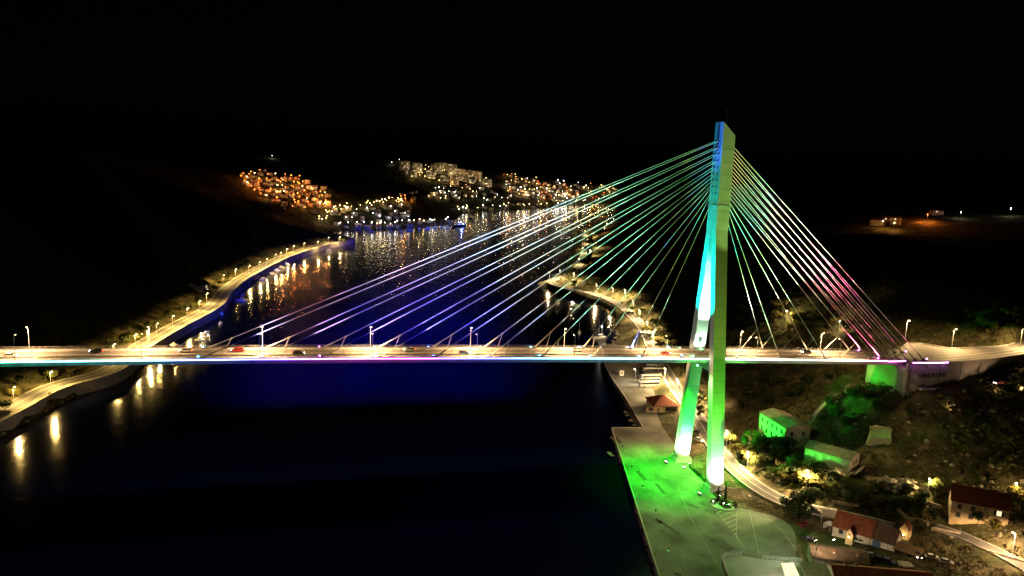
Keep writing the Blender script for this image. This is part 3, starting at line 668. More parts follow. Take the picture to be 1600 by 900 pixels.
# ------------------------------------------------------------------ buildings
def house(name, label, cat, loc, rz, L, W, H, rise, wall, roof, kind='gable', wins=(), chim=(), over=.4, group=None, base=3.):
    """local x along the length, y along the width; sides s (-y), n (+y), w (-x), e (+x)"""
    t = thing(name, label, cat, loc, rz, group); l, ww = L/2, W/2
    b = MB(); b.box((0, 0, (H-base)/2), (L, W, H+base), wall)
    if kind == 'gable' and rise > 0:
        for sx in (-1, 1):
            x = sx*(l-.15); 
            vs = [(x-.15, -ww, H), (x+.15, -ww, H), (x+.15, ww, H), (x-.15, ww, H), (x-.15, 0, H+rise-.05), (x+.15, 0, H+rise-.05)]
            b.add(vs, [(0, 3, 4), (1, 5, 2), (0, 4, 5, 1), (3, 2, 5, 4)], wall)
    b.obj('wall', t)
    b = MB(); o = over; th = .22; sl = rise/ww if ww else 0
    if kind == 'gable':
        for s in (-1, 1):
            e = (s*(ww+o), H-sl*o); r = (0, H+rise)
            lo = [(-l-o, e[0], e[1]), (l+o, e[0], e[1]), (l+o, r[0], r[1]), (-l-o, r[0], r[1])]
            hi = [(x, y, z+th) for x, y, z in lo]
            b.hexa(lo if s < 0 else lo[::-1], hi if s < 0 else hi[::-1], roof)
    elif kind == 'hip':
        e = [(-l-o, -ww-o, H-.05), (l+o, -ww-o, H-.05), (l+o, ww+o, H-.05), (-l-o, ww+o, H-.05)]
        e2 = [(x, y, z+.15) for x, y, z in e]; k = max(.3, l-ww); r = [(-k, 0, H+rise), (k, 0, H+rise)]
        b.add(e+e2+r, [(3, 2, 1, 0), (0, 1, 5, 4), (1, 2, 6, 5), (2, 3, 7, 6), (3, 0, 4, 7), (4, 5, 9, 8), (5, 6, 9), (6, 7, 8, 9), (7, 4, 8)], roof)
    else:
        b.box((0, 0, H+.12), (L+2*o, W+2*o, .24), roof)
    ro = b.obj('roof', t)
    for cx, cy, ch in chim:
        b = MB(); z0 = H+rise*(1-abs(cy)/ww)-.3; b.box((cx, cy, z0+ch/2), (.7, .7, ch), 'stucco_p'); b.box((cx, cy, z0+ch+.06), (.95, .95, .12), 'tile'); b.obj('chimney', ro)
    for w_ in wins:
        side, u, z, wd, hh, kd = w_
        ax = {'s': (1, 0, 0, -1), 'n': (-1, 0, 0, 1), 'w': (0, -1, -1, 0), 'e': (0, 1, 1, 0)}[side]
        n = (ax[2], ax[3]); off = ww if side in 'sn' else l
        cx, cy = ax[0]*u+n[0]*off, ax[1]*u+n[1]*off; a = math.atan2(ax[1], ax[0])
        nm = 'door' if 'door' in kd else 'window'
        b = MB(); f = .14
        for du, dz, sw, sh in ((-wd/2, 0, f, hh+f), (wd/2, 0, f, hh+f), (0, hh/2, wd-f, f), (0, -hh/2, wd-f, f)):
            b.box((cx+ax[0]*du+n[0]*.04, cy+ax[1]*du+n[1]*.04, z+dz), (sw, .18, sh), 'frame' if 'white' not in kd else 'white', a)
        if nm == 'window': b.box((cx+n[0]*.02, cy+n[1]*.02, z), (.07, .1, hh-f), 'frame', a)
        wo = b.obj(nm, t)
        b = MB(); pm = {'lit': 'litwin', 'dark': 'glass', 'white': 'white', 'door': 'wood', 'bluedoor': 'bluedoor', 'shut': 'litwin', 'whitedoor': 'stucco_p'}[kd]
        b.box((cx+n[0]*.0, cy+n[1]*.0, z), (wd-f, .06, hh-f), pm, a); b.obj('pane' if nm == 'window' else 'door_leaf', wo)
        if kd == 'shut':
            for s in (-1, 1):
                b = MB(); b.box((cx+ax[0]*s*wd*.82+n[0]*.07, cy+ax[1]*s*wd*.82+n[1]*.07, z), (wd*.5, .08, hh), 'shutter', a); b.obj('shutter', wo)
    return t
def W_(side, us, z, wd, hh, kd='dark'): return [(side, u, z, wd, hh, kd) for u in us]
RZ = math.radians
house('hillside_house', 'long pale house lit bright green, the farther of two below the bridge', 'house', (47.2, 13.6, 10), RZ(90), 21, 12, 9.4, 1.5, 'stucco_p', 'roof_grey',
      wins=W_('n', (-7.5, -3.6, .4, 4.2, 7.6), 7, 1.3, 2)+W_('n', (-7.5, -3.6, .4, 4.2, 7.6), 3.2, 1.3, 2)+W_('w', (-2.8, 2.8), 6.6, 1.2, 1.8), chim=[(-3, -2.5, 1.6)])
an = math.atan2(-13, 9)
house('hillside_house', 'pale house with green lit windows, the nearer of two below the bridge', 'house', (49.2, -18.2, 9.5), an, 18, 10.5, 7.8, 1.6, 'stucco_p', 'roof_grey',
      wins=W_('s', (-6, -2.6, .8, 6.4), 5.8, 1.3, 1.9, 'white')+W_('s', (-6, -2.6), 2.2, 1.2, 1.7, 'white')+W_('s', (.8, 6.6), 1.6, 1.2, 2.2, 'door')+W_('e', (-1.2, 1.9), 5.4, 1.3, 1.6), chim=[(-1, 2, 1.2), (4, 2.2, 1.2)])
b = MB(); b.box((0, 0, 0), (1.6, 11, .25), 'concrete'); b.box((.75, 0, .6), (.1, 11, 1.), 'kerb')
tr_ = tag(link('terrace', b.mesh('terrace'), None, (55.0, -27.3, 12.3), an), 'narrow terrace with parapet beside the gable of the nearer green lit house', 'terrace')
P1, P2 = at(1484, 806, 12), at(1574, 823, 12); dv = Vector((P2-P1)[:2]); a = math.atan2(dv.y, dv.x); nrm = Vector((-dv.y, dv.x)).normalized(); L = dv.length
cm = (Vector(P1[:2])+Vector(P2[:2]))/2+nrm*4
house('red_roof_house', 'two storey ochre house with red tiled roof and one brightly lit window', 'house', (cm.x, cm.y, 12), a, L, 8, 6.0, 4.2, 'stucco_o', 'tile_d',
      wins=W_('s', (-L*.35, -L*.12, L*.1), 4.1, 1.3, 1.8)+[('s', L*.33, 4.1, 1.5, 1.9, 'shut')]+W_('s', (-L*.36, -L*.14, L*.31), 1.0, 1.4, 1.7), chim=[(-L*.12, .4, 1.6), (L*.14, .4, 1.6), (L*.33, .4, 1.6), (-L*.27, .5, 1.4)])
P1, P2 = at(1300, 834, 5), at(1395, 865, 5); dv = Vector((P2-P1)[:2]); a = math.atan2(dv.y, dv.x); nrm = Vector((-dv.y, dv.x)).normalized(); L = dv.length
mid = Vector(P1[:2])+dv*.31+nrm*4.5
house('workshop_house', 'long white workshop with bright red tiled roof beside the quay yard', 'house', (mid.x, mid.y, 5), a, L*.62, 9, 3.2, 4.0, 'stucco_w', 'tile',
      wins=[('s', -L*.17, 1.8, 1.3, 1.5, 'dark'), ('s', L*.2, 1.5, 3.4, 2.6, 'whitedoor')])
mid = Vector(P1[:2])+dv*.82+nrm*4.4
house('workshop_annex', 'brown roofed annex with a blue door joined to the red roofed workshop', 'house', (mid.x, mid.y, 5), a, L*.37, 8.6, 3.1, 3.6, 'stucco_p', 'tile_b',
      wins=[('s', -L*.09, 1.4, 2.6, 2.6, 'bluedoor'), ('s', L*.1, 1.4, 2.0, 2.4, 'whitedoor')])
mid = Vector(P1[:2])+dv*.33-nrm*1.6
house('porch', 'tiny yellow gabled porch in front of the red roofed workshop', 'porch', (mid.x, mid.y, 5), a+RZ(90), 3.2, 2.2, 3.4, 2.0, 'stucco_o', 'tile', wins=[('w', 0, 3.0, .8, .9, 'dark')], over=.15)
p = at(1412, 846, 6)
house('gable_shed', 'narrow yellow gabled shed at the right end of the workshop row', 'shed', (p[0]+2, p[1]+2, 5.5), a+RZ(90), 4, 3, 4.2, 2.4, 'stucco_o', 'tile_d', over=.15, wins=[('w', 0, 2.2, .8, 1.2, 'dark')])
p = at(1418, 868, 5)
t = thing('carport', 'open carport with sloping brown roof on white posts', 'carport', (p[0], p[1], 4.5), a)
b = MB(); b.hexa([(-4, -2.6, 2.3), (4, -2.6, 2.3), (4, 2.6, 3.2), (-4, 2.6, 3.2)], [(-4, -2.6, 2.5), (4, -2.6, 2.5), (4, 2.6, 3.4), (-4, 2.6, 3.4)], 'wood'); b.obj('roof', t)
for x in (-3.7, 3.7):
    for y, h in ((-2.3, 2.4), (2.3, 3.2)):
        b = MB(); b.tube((x, y, -1.5), (x, y, h), .1, 'white', 6); b.obj('post', t)
P1, P2 = at(1268, 878, 5), at(1356, 890, 5); dv = Vector((P2-P1)[:2]); a2 = math.atan2(dv.y, dv.x); nrm = Vector((-dv.y, dv.x)).normalized(); L = dv.length; cm = (Vector(P1[:2])+Vector(P2[:2]))/2+nrm*4
house('boat_shed', 'long low shed with dark brown roof behind the bottom red roof', 'shed', (cm.x, cm.y, 4.4), a2, L, 9.5, 2.8, 1.5, 'stucco_g', 'tile_b', chim=[(-L*.1, -2, .9), (L*.32, -2, .9)])
P1, P2 = at(1300, 884, 9.2), at(1454, 897, 9.2); dv = Vector((P2-P1)[:2]); a2 = math.atan2(dv.y, dv.x); nrm = Vector((-dv.y, dv.x)).normalized(); L = dv.length; cm = (Vector(P1[:2])+Vector(P2[:2]))/2
house('harbour_house', 'long building with orange red tiled roof cut off by the bottom edge', 'house', (cm.x, cm.y, 3.6), a2, L, 12, 3.2, 2.6, 'stucco_w', 'tile', chim=[(-L*.36, .8, 1.5), (-L*.25, .8, 1.5)])
P1, P2 = at(1250, 880, 6.4), at(1300, 884, 6.4); dv = Vector((P2-P1)[:2]); cm = (Vector(P1[:2])+Vector(P2[:2]))/2-nrm*4
house('flat_annex', 'flat brown roofed annex at the left end of the bottom building', 'house', (cm.x, cm.y, 3.2), a2, dv.length-.6, 9.4, 3., 0, 'stucco_g', 'roof_grey', kind='flat')
p = at(1414, 888, 5)
house('small_shed', 'little grey shed with pale flat roof by the parked cars', 'shed', (p[0], p[1], 4), a2, 3.6, 3, 2.4, .0, 'stucco_g', 'concrete', kind='flat', over=.2)
P1, P2 = at(1011, 645, 2.5), at(1058, 645, 2.5); dv = Vector((P2-P1)[:2]); a2 = math.atan2(dv.y, dv.x)+.02; nrm = Vector((-dv.y, dv.x)).normalized(); cm = Vector(P1[:2])+dv*.62+nrm*7
house('quay_cafe', 'low quayside building with red hipped roof and a trellised pale front', 'building', (cm.x, cm.y, 2.5), a2, 12.5, 14, 3.6, 3.8, 'stucco_o', 'tile_d', kind='hip', over=.7,
      wins=[('s', 2.4, 1.9, 6., 2.4, 'dark'), ('s', -4.3, 1.3, 1.3, 2.2, 'door')], base=.5)
cm2 = Vector(P1[:2])+dv*.13+nrm*3
house('quay_kiosk', 'small flat roofed kiosk beside the red hipped quayside building', 'kiosk', (cm2.x, cm2.y, 2.5), a2, 4.4, 4.4, 2.9, 0, 'stucco_o', 'concrete', kind='flat', over=.5, wins=[('s', 0, 1.5, 2.2, 1.4, 'dark')], base=.3)
p = at(970, 586, 2.5)
house('white_booth', 'little white booth standing alone on the far quay', 'booth', (p[0], p[1], 2.5), .1, 2.6, 2.4, 2.5, .6, 'white', 'white', kind='hip', wins=[('s', 0, 1.5, 1.2, 1., 'dark')], base=.3)
# stone portal on the hillside
p = Vector((70.5, -18.5, tz(70.5, -18.5)-.8)); aa = -an
t = thing('stone_portal', 'pale stone portal with a walled up round arch on the hillside', 'portal', p, RZ(-30))
b = MB(); b.box((-3.2, 0, 3.4), (1.5, 1.6, 6.8), 'stone'); b.box((3.2, 0, 3.4), (1.5, 1.6, 6.8), 'stone'); b.box((0, 0, 7.), (7.9, 1.6, 1.2), 'stone'); b.obj('surround', t)
b = MB(); n = 12; pts = [(-2.44, 3.2)]+[(2.44*math.cos(math.pi-math.pi*k/n), 3.2+2.44*math.sin(math.pi*k/n)) for k in range(1, n)]+[(2.44, 3.2)]
for i in range(n):
    q0, q1 = pts[i], pts[i+1]; b.hexa([(q0[0], -.75, q0[1]), (q1[0], -.75, q1[1]), (q1[0], .7, q1[1]), (q0[0], .7, q0[1])], [(q0[0], -.75, 6.39), (q1[0], -.75, 6.39), (q1[0], .7, 6.39), (q0[0], .7, 6.39)], 'stone')
b.obj('arch', t)
b = MB(); b.box((0, .1, 2.8), (4.86, .5, 5.6), 'stucco_g'); b.obj('infill', t)
b = MB(); b.box((0, 0, 7.75), (8.6, 2.0, .3), 'stone'); b.box((0, 0, 8.2), (5.5, 1.4, .6), 'stone'); b.obj('cornice', t)
b = MB(); b.hexa([(-5, -.3, 0), (-3.95, -.5, 0), (-3.95, .5, 0), (-5, .3, 0)], [(-4.5, -.3, 3), (-3.95, -.5, 5), (-3.95, .5, 5), (-4.5, .3, 3)], 'stone'); b.hexa([(3.95, -.5, 0), (5, -.3, 0), (5, .3, 0), (3.95, .5, 0)], [(3.95, -.5, 5), (4.5, -.3, 3), (4.5, .3, 3), (3.95, .5, 5)], 'stone'); b.obj('buttress', t)
# stairway with pale handrail up to the abutment
A, B_ = Vector((59, 12.5, 0)), Vector((84, 22, 0)); t = thing('hillside_stair', 'narrow concrete stair with pale rail climbing to the abutment', 'stair', (A.x, A.y, tz(A.x, A.y)))
b = MB(); N = 60
P = [Vector((A.x+(B_.x-A.x)*k/N, A.y+(B_.y-A.y)*k/N, 0)) for k in range(N+1)]; Z = [tz(q.x, q.y)+.35 for q in P]; Z = list(np.convolve(np.pad(Z, 4, 'edge'), np.ones(9)/9, 'valid'))
sd = (B_-A).normalized(); sn = Vector((-sd.y, sd.x, 0))
for k in range(N): b.box((P[k].x-A.x, P[k].y-A.y, Z[k]-tz(A.x, A.y)-.2), (.5, 1.6, .9), 'concrete', math.atan2(sd.y, sd.x))
tag(b.obj('step', t), kind='stuff')
b = MB()
for k in range(0, N, 1):
    q0 = P[k]-A-sn*.8; q1 = P[k+1]-A-sn*.8; z0 = Z[k]-tz(A.x, A.y)+1.1; z1 = Z[k+1]-tz(A.x, A.y)+1.1
    b.tube((q0.x, q0.y, z0), (q1.x, q1.y, z1), .09, 'white', 5)
    if k % 5 == 0: b.tube((q0.x, q0.y, z0), (q0.x, q0.y, z0-1.1), .05, 'white', 5)
b.obj('handrail', t)
# loading platform at the bottom edge
PL = V2([(1128, 874), (1134, 869), (1158, 868), (1192, 874), (1222, 876.5), (1252, 878), (1275, 925), (1146, 925)], 4.6)
t = thing('loading_platform', 'pale raised platform with white rails at the bottom edge', 'platform', (PL[0][0], PL[0][1], 2.5)); o = Vector(PL[0])
LP = [(x-o.x, y-o.y) for x, y in PL]
b = MB(); b.prism(LP, -.1, 2.1, 'concrete'); b.obj('platform_slab', t)
b = MB(); wall_strip(b, LP[7:]+LP[:3], -.35, 1.7, 2.35, 'kerb'); b.obj('edge_beam', t)
def railing(seg):
    b = MB()
    for i in range(len(seg)-1):
        p0, p1 = Vector(seg[i]), Vector(seg[i+1])
        for h in (2.6, 3.0, 3.4): b.tube((*p0, h), (*p1, h), .05, 'white', 5)
        n = max(1, int((p1-p0).length/1.5))
        for k in range(n+1): q = p0+(p1-p0)*k/n; b.tube((*q, 2.1), (*q, 3.4), .06, 'white', 5)
    b.obj('railing', t)
railing(LP[7:]+LP[:1]+LP[1:3]); railing([LP[3], LP[4], LP[5]])
GL = V2([(1220, 879), (1240, 878.5), (1262, 925), (1236, 925)], 6.2); o = Vector(GL[0])
t = thing('glass_shelter', 'glowing glass roofed shelter beside the pale platform', 'shelter', (o.x, o.y, 4.6)); GLl = [Vector((x-o.x, y-o.y)) for x, y in GL]
b = MB(); b.prism([tuple(g) for g in GLl], -.0, 1.35, 'white'); b.obj('body', t)
for k in range(5):
    for j in range(2):
        f = lambda u, v: GLl[0].lerp(GLl[1], u).lerp(GLl[3].lerp(GLl[2], u), v)
        u0, u1, v0, v1 = j/2+.03, (j+1)/2-.03, k/5+.01, (k+1)/5-.01
        b = MB(); b.prism([tuple(f(u0, v0)), tuple(f(u1, v0)), tuple(f(u1, v1)), tuple(f(u0, v1))], 1.36, 1.5, 'litwin'); b.obj('roof_pane', t)
point('shelter_light', t, tuple((GLl[0]+GLl[3])/2-Vector((2.5, 0)))+(4.6,), (1, .85, .65), 1800, .3)
p = at(1271, 898, 3)
t = thing('utility_pole', 'slim pale utility pole with an added lamp in front of the brown roofed sheds', 'pole', (p[0], p[1], 2.6))
b = MB(); b.tube((0, 0, -.5), (0, 0, 11.5), .15, 'concrete', 8, .1); b.obj('mast', t)
b = MB(); b.box((0, 0, 9), (.9, .12, .12), 'steel'); b.box((.3, 0, 6.2), (.3, .3, .5), 'steel'); b.obj('bracket', t)
b = MB(); b.box((-.5, .4, 11.4), (.7, .5, .2), 'dark'); b.box((-.52, .45, 11.28), (.5, .4, .06), 'bulb_n'); b.obj('lamp_lens', t)  # lamp head added to the pole to light quay and yard
spot('lamp_light', t, (-.6, .6, 11.1), (-26, 34, 0), (.85, 1, .68), 8000, 120, .8, .3)
spot('lamp_light', t, (.6, .7, 11.1), (24, 22, 0), (1, .78, .5), 16000, 110, .8, .3)
# bollards
for i, (px, py) in enumerate([(971, 699), (985, 730), (1002, 761), (1022, 799), (1023, 813), (1042, 860)]):
    p = at(px, py, 2.6); t = thing('bollard', f'black iron mooring bollard on the quay edge, {ORD[i]} from the far end', 'bollard', (p[0]+.6, p[1], 2.5), 0, 'mooring bollards along the quay edge')
    b = MB(); b.lathe([(.42, 0), (.36, .12), (.24, .2), (.22, .55), (.4, .7), (.42, .82), (.25, .92)], 'dark', 10); b.obj('bollard_body', t)
    b = MB(); b.lathe([(.55, 0), (.55, .05), (.5, .06)], 'steel', 10); b.obj('base_plate', t)
for i in range(14):   # tyre fenders hung on the quay wall
    a0 = Vector((-16.2, 58)).lerp(Vector((-58, -110)), (i+.6)/14.5); t = thing('tyre_fender', f'black tyre fender hanging on the quay wall, {ORD[i]} from the far end', 'fender', (a0.x-.35, a0.y, 1.5), math.atan2(168, 42)+math.pi, 'tyre fenders along the quay wall')
    b = MB(); R1, r1 = .62, .2; vs = [(math.cos(u)*(R1+r1*math.cos(v)), r1*math.sin(v), math.sin(u)*(R1+r1*math.cos(v))) for u in np.arange(0, 6.28, 6.2832/14) for v in np.arange(0, 6.28, 6.2832/6)]
    b.add(vs, [(i_*6+j, i_*6+(j+1) % 6, ((i_+1) % 14)*6+(j+1) % 6, ((i_+1) % 14)*6+j) for i_ in range(14) for j in range(6)], 'tyre'); b.obj('tyre', t)
    b = MB(); b.tube((0, 0, .6), (0, .3, 1.2), .03, 'steel', 5); b.obj('chain', t)
# ------------------------------------------------------------------ vehicles
for nm, c in (('car_white', (.6, .6, .58)), ('car_red', (.35, .02, .02)), ('car_dark', (.02, .022, .03)), ('car_silver', (.4, .41, .42)), ('car_blue', (.04, .08, .2)), ('coach_white', (.5, .5, .5)), ('coach_grey', (.2, .21, .23))):
    M[nm] = mat(nm, c, .3, var=.05, spec=.5)
def car(paint, label, loc, rz, group=None, lights=True, name='car'):
    t = thing(name, label, 'car', loc, rz, group)
    b = MB(); prof = [(-2.1, .35), (-2.15, .7), (-2.0, .92), (-1.3, .98), (.95, .95), (1.85, .82), (2.1, .62), (2.1, .35)]
    n = len(prof); vs = []
    for y, k in ((-.86, 1), (.86, 1)): vs += [(x, y, z) for x, z in prof]
    b.add(vs, [tuple(range(n)), tuple(range(2*n-1, n-1, -1))]+[(n+i, n+(i+1) % n, (i+1) % n, i) for i in range(n)], paint); b.obj('body', t)
    b = MB(); b.hexa([(-1.75, -.82, .96), (1.1, -.82, .94), (1.1, .82, .94), (-1.75, .82, .96)], [(-1.3, -.64, 1.44), (.3, -.64, 1.44), (.3, .64, 1.44), (-1.3, .64, 1.44)], 'glass'); b.obj('cabin_glass', t)
    b = MB(); b.hexa([(-1.33, -.66, 1.44), (.32, -.66, 1.44), (.32, .66, 1.44), (-1.33, .66, 1.44)], [(-1.2, -.6, 1.5), (.2, -.6, 1.5), (.2, .6, 1.5), (-1.2, .6, 1.5)], paint); b.obj('roof', t)
    for x in (-1.3, 1.3):
        for y in (-.8, .8):
            b = MB(); b.tube((x, y-.11, .32), (x, y+.11, .32), .32, 'tyre', 12); wh = b.obj('wheel', t)
            b = MB(); b.tube((x, y-.12, .32), (x, y+.12, .32), .18, 'steel', 8); b.obj('rim', wh)
    for y in (-.6, .6):
        b = MB(); b.box((2.09, y, .66), (.1, .36, .18), 'head' if lights else 'white'); b.obj('headlight', t)
        b = MB(); b.box((-2.12, y, .78), (.1, .34, .2), 'tail' if lights else 'car_red'); b.obj('taillight', t)
    return t
for px, ln, pc, lab in [(16, -1, 'car_silver', 'silver car with lights on at the far left of the bridge deck'), (150, 1, 'car_dark', 'dark car on the bridge above the left shore road'),
      (290, 1, 'car_white', 'white car on the bridge left of the outermost stay'), (371, 1, 'car_red', 'red car with glowing tail lights on the left part of the bridge'),
      (466, -1, 'car_dark', 'dark car on the near lane between the second and third stays'), (640, 1, 'car_silver', 'silver car on the far lane in the middle of the bridge'), (725, -1, 'car_blue', 'blue car on the near lane in the middle of the bridge'),
      (900, 1, 'car_white', 'white car on the far lane left of the pylon'), (1040, -1, 'car_red', 'red car on the near lane just left of the pylon'), (1260, 1, 'car_dark', 'dark car on the far lane right of the pylon')]:
    lo_, hi_ = -330., 160.
    def prx(x, y): 
        d = np.array([x, y, zd(x)+.7])-C0; return 800+FPX*(d@RT)/(d@FW)
    for _ in range(40):
        m_ = (lo_+hi_)/2
        if prx(m_, 2.4*ln) < px: lo_ = m_
        else: hi_ = m_
    x = lo_; sl = math.atan((zd(x+1)-zd(x-1))/2); c = car(pc, lab, (x, 2.4*ln, zd(x)+.01), 0 if ln < 0 else math.pi)
    c.rotation_euler = (0, -sl if ln < 0 else sl, 0 if ln < 0 else math.pi)
for px, py, z, rz, pc, lab, nm in [(1171, 779, 2.5, 70, 'car_white', 'white car, leftmost of three parked near the pylon', 0), (1181, 778, 2.5, 70, 'car_dark', 'dark car in the middle of three parked near the pylon', 0), (1190.5, 777, 2.5, 70, 'car_silver', 'silver car, rightmost of three parked near the pylon', 0),
      (1088, 676, 5.01, 115, 'car_dark', 'dark car on the coast road seen between the pylon legs', 0), (1092, 689, 5.01, -65, 'car_white', 'white car on the coast road between the pylon legs', 0),
      (1343, 849, 4.9, -40, 'car_white', 'white car in front of the yellow porch', 0), (1362, 871, 4.9, -50, 'car_silver', 'silver car at the left of the yard row', 0), (1375, 877, 4.9, -50, 'car_dark', 'dark car in the middle of the yard row', 0), (1387, 881, 4.9, -50, 'car_blue', 'blue car at the right of the yard row', 0),
      (1434, 872, 5.5, -120, 'car_dark', 'dark car with white headlights on beside the carport', 1), (1456, 874, 5.8, -30, 'car_white', 'cream car parked right of the carport', 0), (1478, 881, 6, -40, 'car_silver', 'silver car at the right end of the yard', 0), (1256, 821, 3., 20, 'car_red', 'small red car under the dark round trees', 0),
      (1560, 601, 47, 185, 'car_red', 'red lit car with headlights on the lane under the retaining wall', 1), (1262, 842, 3.2, 10, 'car_dark', 'dark car at the left edge of the harbour yard', 0)]:
    p = at(px, py, z)
    zz = tz(p[0], p[1]) if z > 5.2 or 4.8 < z < 5 else z
    if 'under the retaining' in lab:
        h_ = hits([(px, py)])[0]; p = h_; zz = h_[2]
    car(pc, lab, (p[0], p[1], zz+.02), RZ(rz), lights=bool(nm))
def coach(paint, label, loc, rz):
    t = thing('coach', label, 'coach', loc, rz, 'coaches parked in a row on the far quay')
    b = MB(); b.box((0, 0, 1.75), (12, 2.5, 2.7), paint); b.box((-1, 0, 3.18), (5, 1.8, .18), paint); b.obj('body', t)
    for s in (-1, 1):
        b = MB(); b.box((-.1, s*1.25, 2.2), (11.2, .05, .95), 'glass'); b.obj('window_band', t)
    b = MB(); b.box((6.0, 0, 2.0), (.06, 2.3, 1.6), 'glass'); b.obj('windscreen', t)
    for x in (-3.6, 3.8):
        for s in (-1, 1):
            b = MB(); b.tube((x, s*1.05, .5), (x, s*1.28, .5), .5, 'tyre', 12); b.obj('wheel', t)
for i in range(6):
    p = at(1018-i*1.2+3*(i == 0), 577+i*5.4, 2.5)
    coach(['coach_grey', 'coach_white', 'car_dark', 'coach_white', 'coach_grey', 'coach_white'][i], ['farthest grey coach in the row parked on the far quay', 'white coach, second from the far end of the parked row', 'black coach, third in the parked row', 'white coach, fourth in the parked row',
          'grey coach, last but one of the parked row', 'nearest white coach, just behind the red hipped building'][i], (p[0]+1, p[1], 2.5), RZ(2))
# ------------------------------------------------------------------ boats
def boat(label, loc, rz, L=8., cab=True, mast=False, hull='white', group=None):
    t = thing('moored_boat', label, 'boat', loc, rz, group); k = L/8
    b = MB(); st = [(-4, 1.1), (-1, 1.3), (2, 1.1), (3.4, .5), (4.2, .03)]; vs = []
    for x, w_ in st: vs += [(x*k, -w_*k, .9*k+.06*max(0, x)*k), (x*k*.93, -w_*.55*k, -.35*k), (x*k*.93, w_*.55*k, -.35*k), (x*k, w_*k, .9*k+.06*max(0, x)*k)]
    fs = []
    for i in range(4):
        a_ = i*4
        for j in range(3): fs.append((a_+j, a_+j+1, a_+5+j, a_+4+j))
        fs.append((a_+3, a_, a_+4, a_+7))
    fs += [(3, 2, 1, 0), (16, 17, 18, 19)]; b.add(vs, fs, hull); b.obj('hull', t)
    if cab:
        b = MB(); b.hexa([(-1.8*k, -.8*k, .9*k), (1.4*k, -.75*k, .9*k), (1.4*k, .75*k, .9*k), (-1.8*k, .8*k, .9*k)], [(-1.6*k, -.7*k, 2.1*k), (.7*k, -.6*k, 2.1*k), (.7*k, .6*k, 2.1*k), (-1.6*k, .7*k, 2.1*k)], 'white'); b.obj('cabin', t)
        b = MB(); b.hexa([(-1.5*k, -.83*k, 1.4*k), (1.1*k, -.76*k, 1.4*k), (1.1*k, .76*k, 1.4*k), (-1.5*k, .83*k, 1.4*k)], [(-1.5*k, -.78*k, 1.8*k), (.95*k, -.7*k, 1.8*k), (.95*k, .7*k, 1.8*k), (-1.5*k, .78*k, 1.8*k)], 'glass'); b.obj('window', t)
    if mast:
        b = MB(); b.tube((.4*k, 0, .9*k), (.4*k, 0, 10*k), .07*k, 'white', 6); b.tube((.3*k, 0, 2.4*k), (-3*k, 0, 2.3*k), .06*k, 'white', 6); b.obj('mast', t)
    return t
BL = [(372, 437, 9, 0), (377, 469, 10, 0), (363, 461, 7, 0), (346, 491, 8, 0), (344, 506, 7, 0), (386, 427, 7, 0), (436, 418, 8, 0), (312, 531, 6, 0), (322, 520, 6, 0), (397, 422, 7, 1), (271, 540, 7, 0), (514, 391, 8, 0), (442, 413, 8, 1)]
for i, (px, py, L, ms) in enumerate(BL):
    p = at(px, py, .4); p[0] += max(0, 7-float(poly_sd(p[None, 0], p[None, 1], WP)[0])*-1)
    boat(f'white motor boat moored off the left shore road, {ORD[i]} listed from the headland cove' if False else ['white boat moored just off the bright bend of the left shore road', 'white boat with dark cabin below the cove jetty on the left', 'small boat beside the dark jetty tree on the left shore', 'white boat tied at the near end of the dark jetty',
         'little boat moored below the dark jetty', 'small boat at the far end of the bright bend', 'white boat moored where the left shore road narrows', 'tiny white boat nearest to the bridge on the left shore', 'second tiny boat from the bridge on the left shore',
         'sailing boat with bare mast off the left shore bend', 'white boat hauled near the shore just above the deck on the left', 'white boat under the last lit trees of the left headland', 'masted boat under the middle of the left shore road'][i], (p[0], p[1], 0), rnd.uniform(0, 6.3), L, True, bool(ms))
for i, (px, py, L, ms, lab) in enumerate([(936, 528, 11, 1, 'white yacht lit up below the right coast road'), (945, 540, 8, 0, 'small motor boat beside the lit yacht'), (898, 478, 9, 0, 'white boat moored off the right headland'), (905, 520, 7, 1, 'little sailing boat moored left of the lit yacht'), (975, 549, 7, 0, 'small boat close under the deck near the far quay')]):
    p = at(px, py, .4); boat(lab, (p[0], p[1], 0), rnd.uniform(0, 6.3), L, True, bool(ms))
pq = at(934, 520, 6); l_ = thing('mast_light', 'white floodlight on a short mast beside the lit yacht', 'floodlight', (pq[0]+6, pq[1]+8, 0)); b = MB(); b.tube((0, 0, -2), (0, 0, 8.5), .12, 'steel', 6); b.obj('pole', l_); b = MB(); lamp_bulb(b, (0, 0, 8.8), .3, 'bulb_n'); b.obj('lamp_lens', l_); point('lamp_light', l_, (0, -.5, 8.4), (1, .9, .75), 3500, .3)
pq = at(718, 353, .5); bt = boat('dark tour boat with blue deck lights near the far marina', (pq[0], pq[1], 0), .4, 26, True, False, 'dark'); b = MB(); lamp_bulb(b, (1, -2.9, 7.6), .8, 'bulb_b'); lamp_bulb(b, (6, -2.4, 4.2), .8, 'bulb_b'); b.obj('deck_light', bt); point('lamp_light', bt, (1, -5.5, 7.5), (.3, .4, 1), 4000, .5)
MB_ = []
for i, (px, py, ms) in enumerate([(655, 358, 1), (668, 357, 0), (680, 356, 1), (690, 355, 1), (640, 360, 0), (700, 356, 0), (628, 362, 1), (610, 362, 0), (740, 346, 0), (735, 341, 1), (580, 362, 0)]):
    p = at(px, py, .5); MB_.append(tag(boat('white boat in the far marina', (p[0], p[1], 0), rnd.uniform(0, 6.3), 12, True, bool(ms)), group='boats in the far marina'))

